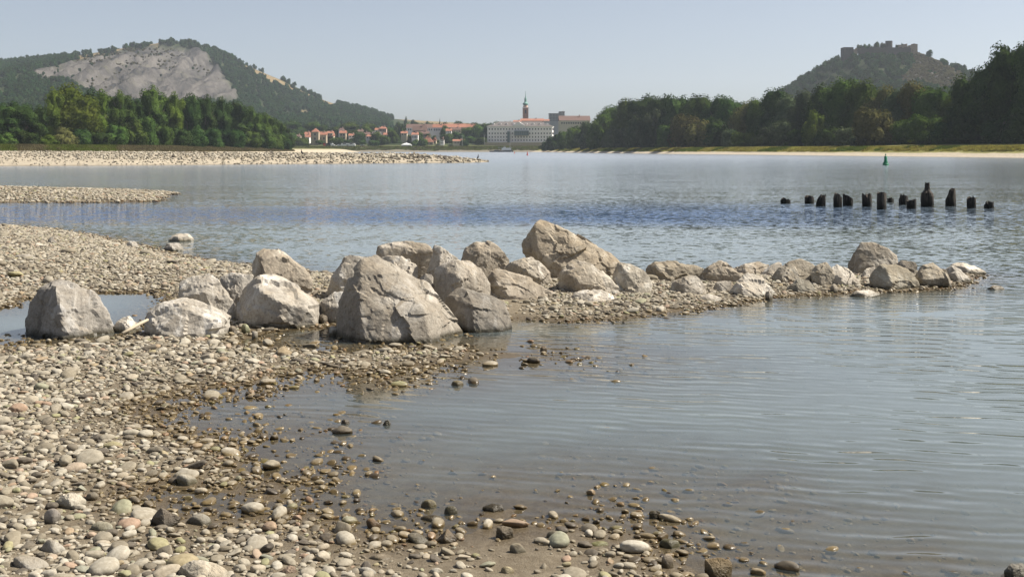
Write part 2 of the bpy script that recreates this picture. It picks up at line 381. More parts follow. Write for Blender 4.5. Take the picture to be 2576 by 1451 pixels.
POOL = [W0(u, v) for u, v in [(-900, 800), (-200, 790), (0, 783), (70, 752), (150, 742), (240, 737), (380, 737), (430, 755), (400, 790), (368, 815),
    (370, 835), (300, 850), (250, 860), (70, 873), (0, 868), (-200, 875), (-900, 885)]]
PUDDLE = [W0(u, v) for u, v in [(340, 1238), (420, 1218), (560, 1226), (640, 1248), (740, 1268), (690, 1292), (600, 1302), (480, 1292), (400, 1268)]]
CHANNEL = [W0(u, v) for u, v in [(612, 864), (660, 846), (760, 836), (860, 846), (1180, 836), (1300, 845), (1320, 872), (1180, 876), (1000, 873), (850, 880), (700, 874)]]
BAR = [W0(u, v) for u, v in [(-3000, 516), (0, 510), (300, 509), (395, 506), (440, 489), (420, 483), (300, 480), (0, 475), (-3000, 466)]]

def ground(x, y):
    x = np.asarray(x, float); y = np.asarray(y, float)
    d = sdf(x, y, LAND); d = np.minimum(d, -sdf(x, y, POOL)); d = np.minimum(d, -sdf(x, y, PUDDLE)); d = d + 0.08 * n2(x, y, 1.6, 3, 3) + 0.06 * n2(x, y, 4.5, 3, 4)
    d = np.minimum(d, -sdf(x, y, CHANNEL) + 0.03 * n2(x, y, 5, 2, 9))
    far = sstep(8.5, 12.5, y)
    slope = 0.062 + 0.035 * far
    up = np.where(d > 0, 0.34 * (1 - np.exp(-d * slope / 0.34)), 0)
    dq = np.where(far > 0.5, d, np.minimum(d * 0.40, d * 0.9 + 0.45))
    dn = np.where(d < 0, -1.6 * (1 - np.exp(dq * (0.050 + 0.05 * far) / 1.6)), 0)
    h = up + dn + (0.010 * n2(x, y, 2.2, 3, 5) + 0.006 * n2(x, y, 9, 2, 6)) * (0.35 + sstep(0, 0.5, np.abs(d)))
    b = sdf(x, y, BAR)
    hb = np.where(b > 0, 0.42 * (1 - np.exp(-b * 0.085 / 0.42)), -1.6 * (1 - np.exp(b * 0.07 / 1.6))) + 0.03 * n2(x, y, 0.8, 3, 8)
    return np.maximum(h, np.where(y > 24, hb, -9))

def near_grid(d0, d1, nr, nc, tmax):
    D = np.geomspace(d0, d1, nr); t = np.linspace(-tmax, tmax, nc)
    X = t[None, :] * (D[:, None] + 2.0); Y = np.repeat(D[:, None], nc, 1)
    return X.ravel(), Y.ravel()
gx, gy = near_grid(2.2, 95, 400, 380, 0.85)
gz = ground(gx, gy)
obj('shore_ground', mesh_np('shore_ground', np.stack([gx, gy, gz], -1), grid_faces(400, 380)), M['shore'], kind='structure',
    label='muddy gravel shore with a boulder spit and a still side pool')
bed = MB().box(-4000, 4000, -300, 5200, -5.0, -4.0).obj('river_bed', M['shore'], kind='structure')

# far land outlines
def line_at(pts, x): xs, ys = zip(*pts); return np.interp(x, xs, ys)
RB_V = [(1362, 383.0), (1400, 383.6), (1500, 385.2), (1700, 387.5), (1900, 389.6), (2200, 393.0), (2400, 395.3), (2576, 397.5), (2900, 402.5), (3600, 415), (4600, 432)]
RB = [W0(u, v) for u, v in RB_V] + [(900, 500), (1200, 880), (60, 905), (15, 890)]
def PD(u, D): return ((u - CX) * D / F, D)
ISL = [PD(-2600, 210), PD(-900, 260), PD(-300, 290), PD(200, 330), PD(500, 390), PD(700, 500), PD(800, 620), PD(880, 740), PD(905, 790), PD(850, 830), PD(600, 860), PD(-2600, 860)]
SPIT = [PD(-3000, 95), PD(-300, 112)] + [W0(u, v) for u, v in [(0, 418), (300, 417), (700, 413.5), (1000, 411), (1150, 410), (1222, 408.6)]] + \
       [PD(1232, 163), PD(1150, 172), PD(1000, 174), PD(700, 168), PD(400, 175), PD(200, 215), PD(0, 300), PD(-3000, 300)]
def profile_mesh(name, poly, x0, x1, y0, y1, nx, ny, prof, mat, noise=(0, 1), seed=0, label=None, ymode='lin'):
    ys = np.linspace(y0, y1, ny) if ymode == 'lin' else np.geomspace(y0, y1, ny)
    X, Y = np.meshgrid(np.linspace(x0, x1, nx), ys); X, Y = X.ravel(), Y.ravel()
    d = sdf(X, Y, poly) + noise[0] * n2(X, Y, 1.0 / noise[1], 3, seed)
    Z = prof(d, X, Y)
    return obj(name, mesh_np(name, np.stack([X, Y, Z], -1), grid_faces(ny, nx)), mat, kind='structure', label=label)
def rb_h(d, X, Y): return np.interp(d, [-30, 0, 2.6, 7.0, 25, 300], [-4, 0, 0.90, 2.2, 3.2, 4.5]) + 0.12 * n2(X, Y, 0.15, 3, 21) * sstep(2, 6, d)
def isl_h(d, X, Y): return np.interp(d, [-40, 0, 9, 17, 200], [-3, 0, 1.7, 2.6, 3.4]) + 0.15 * n2(X, Y, 0.1, 3, 22) * sstep(5, 25, d)
def spit_h(d, X, Y):
    u = X * F / Y + CX
    hm = np.interp(u, [-400, 300, 700, 1000, 1150, 1225], [1.5, 1.42, 1.22, 1.02, 0.66, 0.4])
    return np.where(d > 0, hm * (1 - np.exp(-np.maximum(d, 0) * 0.2 / hm)), np.maximum(d * 0.2, -2.5)) + (0.10 * n2(X, Y, 0.35, 3, 23) + 0.05 * n2(X, Y, 1.1, 2, 24)) * sstep(0, 2, d)
profile_mesh('river_bank', RB, 10, 400, 180, 960, 420, 260, rb_h, M['rbank'], (0.3, 20), 31, 'sandy river bank with a strip of yellowing grass below the trees')
profile_mesh('island_ground', ISL, -900, -60, 190, 900, 200, 200, isl_h, M['island'], (1.5, 40), 32, 'low sandy wooded island behind the gravel spit')
profile_mesh('gravel_spit', SPIT, -220, 6, 92, 240, 360, 200, spit_h, M['spit'], (0.8, 5), 33, 'long pale gravel spit reaching into the river')

# water sheet
D = np.concatenate([np.geomspace(2.0, 100, 300), np.geomspace(103, 4200, 90)]); t = np.linspace(-1.0, 1.0, 240)
wx = (t[None, :] * (D[:, None] + 2)).ravel(); wy = np.repeat(D, 240)
gd = -ground(wx, np.minimum(wy, 90)); gd = np.where(wy > 60, 2.0, np.maximum(gd, 0))
turb = np.clip(1 - np.exp(-gd / 0.065), 0, 1)
pool = sstep(-0.3, 0.1, sdf(wx, wy, POOL))
dl = -sdf(wx, wy, LAND); beyond = sstep(13.0, 15.5, wy)
ucoord = wx * F / wy + CX
bay_open = sstep(900, 2300, ucoord)
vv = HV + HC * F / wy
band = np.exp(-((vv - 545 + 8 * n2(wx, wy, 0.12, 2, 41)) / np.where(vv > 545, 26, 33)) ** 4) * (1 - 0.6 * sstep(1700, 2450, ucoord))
far_grey = sstep(120, 600, wy)
chop = (0.03 + 0.05 * bay_open) * (1 - beyond) + (0.30 + 0.22 * sstep(40, 200, wy)) * beyond + 0.75 * band * beyond
chop = chop * (1 - pool * 0.9)
ripple = (0.055 + 0.105 * bay_open) * (1 - 0.8 * beyond) * (1 - pool)
rough = 0.02 + 0.10 * sstep(14, 60, wy) + 0.14 * sstep(60, 300, wy)
wme = mesh_np('river_water', np.stack([wx, wy, np.zeros_like(wx)], -1), grid_faces(len(D), 240))
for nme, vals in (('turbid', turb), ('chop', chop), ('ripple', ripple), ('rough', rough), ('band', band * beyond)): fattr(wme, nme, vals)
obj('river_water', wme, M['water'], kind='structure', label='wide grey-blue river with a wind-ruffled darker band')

# ------------------------------------------------------------------ far bank, town ground and the hills
HL_D, HR_D = 2150.0, 1450.0
HL = [(-900, 300), (-500, 230), (-200, 180), (-60, 156), (0, 152), (80, 145), (200, 136), (300, 119), (380, 109), (430, 105), (480, 103), (520, 112), (560, 130), (600, 148), (640, 166),
      (700, 191), (740, 213), (800, 239), (850, 256), (920, 269), (980, 290), (1060, 304), (1150, 309), (1300, 316), (1600, 322), (2200, 330), (3200, 340)]
HR = [(1700, 375), (1900, 285), (1980, 222), (2010, 203), (2060, 168), (2100, 150), (2125, 143), (2180, 140), (2295, 139), (2330, 147), (2380, 165), (2420, 186), (2460, 215), (2560, 270), (2800, 330), (3300, 370)]
HLx = [(u - CX) * HL_D / F for u, v in HL]; HLz = [HC + (HV - v - (7 if u < 120 else 4 if u < 330 else 2 if u < 440 else 9 if u < 1000 else 0)) * HL_D / F for u, v in HL]
HRx = [(u - CX) * HR_D / F for u, v in HR]; HRz = [HC + (HV - v - (0 if 2120 < u < 2300 else 13)) * HR_D / F for u, v in HR]
def hill_z(X, Y):
    base = np.interp(Y, [884, 888, 899, 925, 935, 1150, 1500, 3000], [-1, 0.0, 4.2, 4.6, 6.6, 13, 22, 30])
    rise = np.clip((Y - 940) / (HL_D - 940), 0, 1) ** 1.12 * (1 - 0.55 * sstep(HL_D, 3300, Y))
    hl = np.interp(X, HLx, HLz) * rise + 10 * n2(X, Y, 0.006, 3, 51) * rise * (1 - rise) * 3
    pr = np.clip(1 - np.abs(Y - HR_D) / 520.0, 0, 1); pr = np.minimum(pr * 1.04, 1.0)
    hr = np.interp(X, HRx, HRz) * pr * sstep(120, 220, X) + 6 * n2(X, Y, 0.008, 3, 52) * pr * (1 - pr) * 3
    return np.maximum(np.maximum(base, hl), hr)
def pic(X, Y, Z): return CX + X * F / Y, HV - (Z - HC) * F / Y
ROCKF = [(70, 182), (150, 165), (240, 142), (330, 122), (410, 113), (470, 119), (520, 140), (560, 182), (590, 235), (600, 262), (520, 262), (420, 262), (330, 262), (260, 250), (240, 236), (200, 215), (150, 200), (100, 200)]
ROCKF2 = [(2300, 133), (2330, 146), (2380, 168), (2420, 190), (2450, 215), (2480, 240), (2380, 232), (2320, 220), (2262, 208), (2288, 180), (2300, 158)]
GRASSF = [[(180, 145), (240, 134), (300, 119), (360, 111), (405, 107), (400, 112), (330, 119), (250, 137), (200, 152)], [(605, 158), (640, 174), (700, 200), (745, 222), (790, 245), (770, 240), (700, 215), (640, 186)],
          [(990, 292), (1060, 301), (1160, 309), (1200, 316), (1100, 314), (1010, 302)], [(745, 278), (772, 279), (772, 287), (745, 288)], [(808, 250), (848, 262), (840, 270), (810, 262)]]
ys = np.concatenate([np.linspace(884, 960, 26), np.linspace(975, 2150, 190), np.linspace(2170, 3600, 40)]); xs = np.linspace(-2300, 1900, 700)
HX, HY = np.meshgrid(xs, ys); HX, HY = HX.ravel(), HY.ravel(); HZ = hill_z(HX, HY)
def zones(X, Y, Z, soft=6):
    u, v = pic(X, Y, Z); j = 7 * n2(u, v, 0.05, 3, 55)
    left = (Y > 1200) & (Y < 2160) & (u < 1250); right = (Y > 1000) & (Y < 1460) & (u > 1900)
    rk = np.where(left, sstep(-soft, soft, sdf(u, v, ROCKF) + j), 0); rk = np.maximum(rk, np.where(right, sstep(-soft, soft, sdf(u, v, ROCKF2) + j), 0))
    gr = np.zeros_like(u)
    for g_ in GRASSF: gr = np.maximum(gr, np.where(Y > 1000, sstep(-3, 3, sdf(u, v, g_) + j * 0.4), 0))
    return rk, gr
rk, gr = zones(HX, HY, HZ)
gul = fbm(np.stack([(HX + 0.6 * HZ) * 0.075, HY * 0.003, HZ * 0.010], -1), 4, 56, 0.6)
HZ2 = HZ + rk * gul * np.where(HX > 0, 5, 24)
HZ2 = np.where(HZ2 > 4, HZ2, HZ)
hme = mesh_np('hills', np.stack([HX, HY, HZ2], -1), grid_faces(len(ys), len(xs))); fattr(hme, 'rock', rk); fattr(hme, 'drygrass', gr)
hme.materials.append(M['hill']); hme.materials.append(M['fbank'])
cent_y = np.repeat((ys[:-1] + ys[1:]) / 2, len(xs) - 1); hme.polygons.foreach_set('material_index', (cent_y < 930).astype(np.int32))
obj('hills', hme, None, kind='structure', label='far river bank rising to a broad quarried hill and a steep castle hill')

# ------------------------------------------------------------------ boulders
ICO = {}
def ico(level):
    if level not in ICO:
        bm = bmesh.new(); bmesh.ops.create_icosphere(bm, subdivisions=level, radius=1.0)
        bm.verts.ensure_lookup_table()
        ICO[level] = (np.array([v.co[:] for v in bm.verts]), np.array([[v.index for v in f.verts] for f in bm.faces])); bm.free()
    return ICO[level]
def hull_planes(pts):
    bm = bmesh.new()
    for p in pts: bm.verts.new(p)
    r = bmesh.ops.convex_hull(bm, input=bm.verts)
    bm.normal_update(); pl = []
    for f in bm.faces:
        n = f.normal; d = n.dot(f.verts[0].co)
        if d < 0: n, d = -n, -d
        if d > 1e-4: pl.append((n.x, n.y, n.z, d))
    bm.free(); return np.array(pl)
FOOT = []
def chips(p, seed):                   # broken facets: each cell of space carries its own small tilted plane
    i = np.floor(p).astype(np.int64); best = np.full(len(p), 1e9); val = np.zeros(len(p))
    for dx in (-1, 0, 1):
        for dy in (-1, 0, 1):
            for dz in (-1, 0, 1):
                cx_, cy_, cz_ = i[:, 0] + dx, i[:, 1] + dy, i[:, 2] + dz
                off = np.stack([cx_ + hash3(cx_, cy_, cz_, seed), cy_ + hash3(cx_, cy_, cz_, seed + 1), cz_ + hash3(cx_, cy_, cz_, seed + 2)], -1)
                d = p - off; q = (d * d).sum(1)
                t = np.stack([hash3(cx_, cy_, cz_, seed + 3), hash3(cx_, cy_, cz_, seed + 4), hash3(cx_, cy_, cz_, seed + 5)], -1) * 2 - 1
                v = (t * d).sum(1) * 0.9 + 0.5 * (hash3(cx_, cy_, cz_, seed + 6) - 0.5)
                k = q < best; best = np.where(k, q, best); val = np.where(k, v, val)
    return val
def rock(name, label, outline, D, T=0.55, ridge=(), level=4, col=(1, 1, 1), cat='boulder', group='boulders of the stone spit', rough=1.0, sharp=260, drop=0.15, sink=True, front=0.3):
    global _rs
    _rs = globals().get('_rs', 100) + 1
    if cat == 'boulder':
        mu = sum(p[0] for p in outline) / len(outline); mv = max(p[1] for p in outline)
        outline = [(mu + (u - mu) * 1.03, mv + (v - mv) * 1.03) for u, v in outline]
    us = [p[0] for p in outline]; w = (max(us) - min(us)) * D / F
    vmax = max(p[1] for p in outline)
    cu, cv = sum(us) / len(us), sum(p[1] for p in outline) / len(outline)
    pts = [P(u, v, D) for u, v in outline]
    rr = random.Random(_rs)
    hv = max(p[1] for p in outline) - min(p[1] for p in outline); wd = max(us) - min(us)
    if level == 4 and wd > 70: level = 5
    pts = [(p[0], p[1] + rr.uniform(-.08, .10) * w, p[2]) for p in pts]
    cut = 0.945 if ridge else 0.88
    if not ridge:
        sx_ = rr.uniform(-.16, .02)
        ridge = [(cu + sx_ * wd, cv + rr.uniform(-.12, .1) * hv, front * rr.uniform(.7, 1)), (cu + (sx_ + .05) * wd, vmax, front * 1.15), (cu + rr.uniform(.18, .32) * wd, vmax - .12 * hv, front * .8)]
    pts += [P(u, v, D - f * w) for u, v, f in ridge]
    for u, v in outline[::2]:
        q = 0.62 + rr.uniform(-0.15, 0.15); pts.append(P(cu + (u - cu) * q, cv + (v - cv) * q, D + T * w * rr.uniform(0.5, 1.0)))
    zmin = min(p[2] for p in pts); zg = float(ground(np.array([pts[0][0]]), np.array([D]))[0])
    low = [p for p in pts if p[2] < zmin + 0.3 * w * 0.8]
    if sink: pts += [(p[0], p[1], min(p[2], zg) - drop) for p in low]
    pts = np.array(pts); lo, hi = pts.min(0), pts.max(0); c = (lo + hi) / 2; s = (hi - lo) / 2
    c = 0.6 * c + 0.4 * pts.mean(0)
    q = (pts - c) / s; pl = hull_planes(q)
    dirs, faces = ico(level)
    r2 = np.random.default_rng(_rs); nx_ = r2.normal(size=(15 if sharp > 12 else 0, 3)); nx_ /= np.linalg.norm(nx_, axis=1)[:, None] + 1e-9
    sup = (q @ nx_.T).max(0) * r2.uniform(cut, 0.995, len(nx_)); okp = sup > 0.3
    pl = np.concatenate([pl, np.concatenate([nx_[okp], sup[okp, None]], 1)])
    dots = np.maximum(dirs @ pl[:, :3].T, 0) / pl[:, 3]
    r = (dots ** sharp).sum(1) ** (-1.0 / sharp) * (1 + 0.55 / sharp)
    v = dirs * r[:, None] * s + c
    S = float(max(s[0], s[2]) * 2)
    nrm = (dirs / s); nrm /= np.linalg.norm(nrm, axis=1)[:, None]
    sd = _rs * 3
    warp = v / S + 0.05 * np.stack([fbm(v * (5 / S) + 11 * k, 2, sd + k) for k in range(3)], -1)
    b1 = fbm(v * (2.0 / S) + sd, 3, sd); b3 = fbm(v * (16 / S), 4, sd + 9)
    crack = 1 - np.abs(fbm(v * (2.6 / S) + 31, 3, sd + 13)) * 9; crack = np.clip(crack, 0, 1) ** 2
    if sharp > 12:
        st_ = np.array([1.0, 1.0, 1.35])
        disp = S * rough * (0.010 * b1 + 0.040 * chips(warp * 2.4 * st_ + sd, sd) + 0.013 * chips(warp * 6.0 * st_ + sd, sd + 7) + 0.005 * chips(warp * 15.0 + sd, sd + 14) + 0.004 * b3 - 0.008 * crack)
    else: disp = S * rough * (0.05 * b1 + 0.012 * b3)
    v = v + nrm * disp[:, None]
    base = (float(c[0]), float(c[1]), max(zg, 0.0))
    me = mesh_np(name, v - np.array(base), faces, smooth=sharp < 12)
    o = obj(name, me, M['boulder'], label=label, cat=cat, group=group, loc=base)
    o.color = (*col, 1); FOOT.append((base[0], base[1], max(s[0], 0.6 * s[1]) * 0.9)); return o
R7 = lambda L: [(p[0] * 0.3207, 553.5 + p[1] * 0.3207) + tuple(p[2:]) for p in L]
R8 = lambda L: [(754.7 + p[0] * 0.3662, 540.9 + p[1] * 0.3662) + tuple(p[2:]) for p in L]
RR = lambda L: [(1509.4 + p[0] * 0.4141, 566 + p[1] * 0.4141) + tuple(p[2:]) for p in L]
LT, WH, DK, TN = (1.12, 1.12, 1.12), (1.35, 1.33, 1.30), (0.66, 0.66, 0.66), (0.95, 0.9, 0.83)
K = HC * F
def DB(v, z=0.0): return (HC - z) * F / (v - HV)

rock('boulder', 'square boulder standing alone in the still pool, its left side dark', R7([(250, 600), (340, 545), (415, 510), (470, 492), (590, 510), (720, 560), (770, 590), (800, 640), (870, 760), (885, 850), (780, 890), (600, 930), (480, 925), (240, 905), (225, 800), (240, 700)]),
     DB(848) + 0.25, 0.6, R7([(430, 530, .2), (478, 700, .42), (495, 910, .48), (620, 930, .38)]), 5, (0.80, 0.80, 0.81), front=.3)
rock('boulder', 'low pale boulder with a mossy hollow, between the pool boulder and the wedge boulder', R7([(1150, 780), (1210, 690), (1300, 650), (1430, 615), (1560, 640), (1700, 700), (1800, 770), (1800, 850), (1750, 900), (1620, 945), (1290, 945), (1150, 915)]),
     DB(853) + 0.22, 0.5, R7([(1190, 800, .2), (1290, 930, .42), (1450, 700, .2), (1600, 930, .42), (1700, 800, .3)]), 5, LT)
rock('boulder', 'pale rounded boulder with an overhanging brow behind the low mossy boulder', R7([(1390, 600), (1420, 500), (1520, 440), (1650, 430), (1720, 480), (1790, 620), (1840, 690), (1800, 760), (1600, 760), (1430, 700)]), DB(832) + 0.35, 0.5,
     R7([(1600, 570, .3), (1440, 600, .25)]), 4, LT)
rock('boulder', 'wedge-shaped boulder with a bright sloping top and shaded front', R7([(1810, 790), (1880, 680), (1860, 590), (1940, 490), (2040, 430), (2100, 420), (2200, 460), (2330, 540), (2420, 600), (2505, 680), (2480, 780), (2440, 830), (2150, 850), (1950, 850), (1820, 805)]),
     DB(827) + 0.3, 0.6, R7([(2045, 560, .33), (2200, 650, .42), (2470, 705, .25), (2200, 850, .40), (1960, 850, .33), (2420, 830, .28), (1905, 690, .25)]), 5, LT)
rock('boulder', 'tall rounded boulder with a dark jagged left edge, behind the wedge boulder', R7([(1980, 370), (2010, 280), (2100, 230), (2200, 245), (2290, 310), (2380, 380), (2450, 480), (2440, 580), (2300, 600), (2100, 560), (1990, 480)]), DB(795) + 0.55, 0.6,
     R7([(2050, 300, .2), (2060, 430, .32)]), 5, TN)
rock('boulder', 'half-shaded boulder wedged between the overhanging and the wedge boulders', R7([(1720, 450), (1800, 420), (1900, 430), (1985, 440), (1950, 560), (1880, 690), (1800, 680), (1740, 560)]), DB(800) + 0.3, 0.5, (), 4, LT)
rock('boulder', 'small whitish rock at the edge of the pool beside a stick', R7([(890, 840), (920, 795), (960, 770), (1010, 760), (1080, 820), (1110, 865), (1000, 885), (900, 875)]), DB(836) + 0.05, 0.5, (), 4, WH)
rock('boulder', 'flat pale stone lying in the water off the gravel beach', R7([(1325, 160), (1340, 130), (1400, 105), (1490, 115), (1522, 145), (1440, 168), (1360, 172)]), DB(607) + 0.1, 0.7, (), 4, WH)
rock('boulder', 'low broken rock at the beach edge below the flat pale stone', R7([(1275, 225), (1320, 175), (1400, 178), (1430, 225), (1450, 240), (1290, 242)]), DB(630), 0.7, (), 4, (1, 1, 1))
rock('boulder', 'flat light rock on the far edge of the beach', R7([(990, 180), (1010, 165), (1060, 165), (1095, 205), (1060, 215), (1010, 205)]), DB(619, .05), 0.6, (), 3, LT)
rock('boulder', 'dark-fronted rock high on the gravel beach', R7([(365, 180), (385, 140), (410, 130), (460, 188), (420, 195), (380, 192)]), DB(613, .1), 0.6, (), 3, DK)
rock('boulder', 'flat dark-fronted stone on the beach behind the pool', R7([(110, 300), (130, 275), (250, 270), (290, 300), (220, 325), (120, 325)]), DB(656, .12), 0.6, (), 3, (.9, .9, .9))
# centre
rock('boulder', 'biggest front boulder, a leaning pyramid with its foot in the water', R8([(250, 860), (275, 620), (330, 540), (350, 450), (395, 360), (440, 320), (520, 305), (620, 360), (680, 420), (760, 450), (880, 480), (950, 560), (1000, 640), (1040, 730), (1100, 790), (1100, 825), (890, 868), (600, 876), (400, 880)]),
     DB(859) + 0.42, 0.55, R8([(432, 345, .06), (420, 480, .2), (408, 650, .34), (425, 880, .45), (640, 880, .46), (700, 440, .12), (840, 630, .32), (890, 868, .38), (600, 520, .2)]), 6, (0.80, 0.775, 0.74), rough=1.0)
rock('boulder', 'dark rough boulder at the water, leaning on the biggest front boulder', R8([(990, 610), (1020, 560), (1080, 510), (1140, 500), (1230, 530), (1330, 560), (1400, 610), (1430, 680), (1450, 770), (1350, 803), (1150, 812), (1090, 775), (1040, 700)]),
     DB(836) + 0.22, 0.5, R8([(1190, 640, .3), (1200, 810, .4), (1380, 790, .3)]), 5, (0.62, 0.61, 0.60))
rock('boulder', 'blocky boulder with fluted face above the dark rough one', R8([(925, 480), (915, 380), (960, 340), (1070, 310), (1160, 320), (1250, 390), (1300, 480), (1300, 560), (1200, 600), (1050, 600), (970, 560)]), DB(795) + 0.35, 0.5,
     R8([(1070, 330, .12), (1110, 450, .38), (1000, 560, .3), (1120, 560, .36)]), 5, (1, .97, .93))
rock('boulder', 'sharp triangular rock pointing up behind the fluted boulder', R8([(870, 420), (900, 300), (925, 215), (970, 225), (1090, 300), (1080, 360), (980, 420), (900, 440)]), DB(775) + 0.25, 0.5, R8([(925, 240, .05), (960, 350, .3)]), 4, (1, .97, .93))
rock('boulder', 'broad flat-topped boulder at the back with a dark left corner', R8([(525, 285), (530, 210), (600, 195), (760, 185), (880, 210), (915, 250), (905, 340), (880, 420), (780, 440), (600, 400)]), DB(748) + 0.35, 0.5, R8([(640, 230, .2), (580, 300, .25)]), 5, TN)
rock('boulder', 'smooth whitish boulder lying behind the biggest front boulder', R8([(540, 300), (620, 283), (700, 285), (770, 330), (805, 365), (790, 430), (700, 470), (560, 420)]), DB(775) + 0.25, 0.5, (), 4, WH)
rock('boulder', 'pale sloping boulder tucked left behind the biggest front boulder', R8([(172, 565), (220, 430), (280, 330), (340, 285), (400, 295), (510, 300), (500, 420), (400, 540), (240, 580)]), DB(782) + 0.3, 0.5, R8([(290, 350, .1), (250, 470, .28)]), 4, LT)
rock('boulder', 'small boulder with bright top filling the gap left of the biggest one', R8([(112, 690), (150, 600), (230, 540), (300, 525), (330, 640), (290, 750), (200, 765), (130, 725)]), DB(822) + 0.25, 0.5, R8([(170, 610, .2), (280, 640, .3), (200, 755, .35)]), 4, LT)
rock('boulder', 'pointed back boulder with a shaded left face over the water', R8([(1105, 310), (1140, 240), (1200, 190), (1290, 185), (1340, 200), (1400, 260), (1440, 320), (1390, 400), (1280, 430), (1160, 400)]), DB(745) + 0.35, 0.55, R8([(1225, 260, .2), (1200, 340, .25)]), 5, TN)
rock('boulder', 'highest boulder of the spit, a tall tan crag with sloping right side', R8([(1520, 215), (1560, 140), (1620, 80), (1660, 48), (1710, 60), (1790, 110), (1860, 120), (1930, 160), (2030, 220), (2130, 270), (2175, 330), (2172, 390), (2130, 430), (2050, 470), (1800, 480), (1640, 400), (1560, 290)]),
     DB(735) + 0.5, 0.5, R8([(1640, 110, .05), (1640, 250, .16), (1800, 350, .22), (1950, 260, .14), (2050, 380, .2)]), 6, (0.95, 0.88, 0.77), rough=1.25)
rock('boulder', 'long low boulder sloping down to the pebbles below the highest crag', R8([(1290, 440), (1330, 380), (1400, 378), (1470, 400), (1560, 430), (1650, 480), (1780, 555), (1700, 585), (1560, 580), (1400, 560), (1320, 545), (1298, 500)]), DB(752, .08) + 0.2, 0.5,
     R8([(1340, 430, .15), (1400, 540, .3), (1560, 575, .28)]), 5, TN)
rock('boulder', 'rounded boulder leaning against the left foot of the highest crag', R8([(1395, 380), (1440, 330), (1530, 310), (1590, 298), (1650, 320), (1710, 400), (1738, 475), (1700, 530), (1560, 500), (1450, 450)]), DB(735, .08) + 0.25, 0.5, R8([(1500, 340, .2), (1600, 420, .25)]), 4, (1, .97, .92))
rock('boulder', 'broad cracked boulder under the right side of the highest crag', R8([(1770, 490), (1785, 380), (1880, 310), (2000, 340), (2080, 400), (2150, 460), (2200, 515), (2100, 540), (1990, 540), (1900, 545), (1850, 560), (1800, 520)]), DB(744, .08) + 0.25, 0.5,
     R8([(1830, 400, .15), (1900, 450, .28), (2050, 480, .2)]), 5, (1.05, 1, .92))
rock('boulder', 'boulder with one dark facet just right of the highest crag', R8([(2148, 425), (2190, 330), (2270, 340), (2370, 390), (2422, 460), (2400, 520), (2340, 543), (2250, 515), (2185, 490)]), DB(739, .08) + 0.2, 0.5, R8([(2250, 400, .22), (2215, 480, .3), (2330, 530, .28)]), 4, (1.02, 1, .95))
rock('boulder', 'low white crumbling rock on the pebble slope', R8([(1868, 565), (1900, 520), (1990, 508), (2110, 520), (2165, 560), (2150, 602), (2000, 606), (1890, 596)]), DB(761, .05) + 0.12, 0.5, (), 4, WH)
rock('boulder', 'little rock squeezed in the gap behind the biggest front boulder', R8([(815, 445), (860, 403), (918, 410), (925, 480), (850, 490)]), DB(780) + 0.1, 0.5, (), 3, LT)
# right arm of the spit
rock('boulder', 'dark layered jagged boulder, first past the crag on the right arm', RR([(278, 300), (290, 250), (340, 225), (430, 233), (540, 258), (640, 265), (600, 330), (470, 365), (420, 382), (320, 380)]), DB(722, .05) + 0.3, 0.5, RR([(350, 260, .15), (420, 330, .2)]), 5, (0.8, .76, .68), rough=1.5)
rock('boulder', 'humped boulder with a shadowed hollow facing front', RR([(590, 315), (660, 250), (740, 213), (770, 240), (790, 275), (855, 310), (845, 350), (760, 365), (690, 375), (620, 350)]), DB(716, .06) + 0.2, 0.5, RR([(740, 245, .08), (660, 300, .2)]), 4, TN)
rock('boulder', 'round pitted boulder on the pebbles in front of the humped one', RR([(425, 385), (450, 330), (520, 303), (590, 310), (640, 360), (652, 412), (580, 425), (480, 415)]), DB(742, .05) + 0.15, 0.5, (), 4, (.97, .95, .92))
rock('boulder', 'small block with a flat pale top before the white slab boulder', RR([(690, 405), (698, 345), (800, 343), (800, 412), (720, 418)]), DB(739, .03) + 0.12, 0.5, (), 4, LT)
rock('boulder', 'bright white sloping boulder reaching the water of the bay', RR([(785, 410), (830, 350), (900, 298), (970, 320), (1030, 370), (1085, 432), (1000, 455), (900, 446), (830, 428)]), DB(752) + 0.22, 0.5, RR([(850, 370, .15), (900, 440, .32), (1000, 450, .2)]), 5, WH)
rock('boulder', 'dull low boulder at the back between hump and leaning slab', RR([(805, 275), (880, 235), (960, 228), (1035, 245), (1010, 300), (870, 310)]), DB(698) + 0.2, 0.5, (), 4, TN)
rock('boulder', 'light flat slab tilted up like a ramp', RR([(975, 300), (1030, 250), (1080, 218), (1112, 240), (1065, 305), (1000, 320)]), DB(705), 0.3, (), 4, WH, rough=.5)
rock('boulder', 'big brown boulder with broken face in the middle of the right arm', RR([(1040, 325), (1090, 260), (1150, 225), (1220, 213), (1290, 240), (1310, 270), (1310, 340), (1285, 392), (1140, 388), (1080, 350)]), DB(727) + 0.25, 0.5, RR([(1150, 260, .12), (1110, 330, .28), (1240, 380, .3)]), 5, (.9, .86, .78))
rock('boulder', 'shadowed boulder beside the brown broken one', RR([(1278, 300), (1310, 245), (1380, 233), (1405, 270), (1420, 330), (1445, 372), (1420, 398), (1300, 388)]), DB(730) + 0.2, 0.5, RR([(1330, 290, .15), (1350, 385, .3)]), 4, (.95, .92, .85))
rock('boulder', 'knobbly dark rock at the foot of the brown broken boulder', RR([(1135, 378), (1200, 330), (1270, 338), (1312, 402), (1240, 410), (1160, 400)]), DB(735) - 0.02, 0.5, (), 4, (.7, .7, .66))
rock('boulder', 'whitish boulder in front of the tall upright boulder', RR([(1378, 290), (1440, 240), (1510, 270), (1562, 325), (1540, 360), (1480, 392), (1430, 370)]), DB(728) + 0.2, 0.5, (), 4, WH)
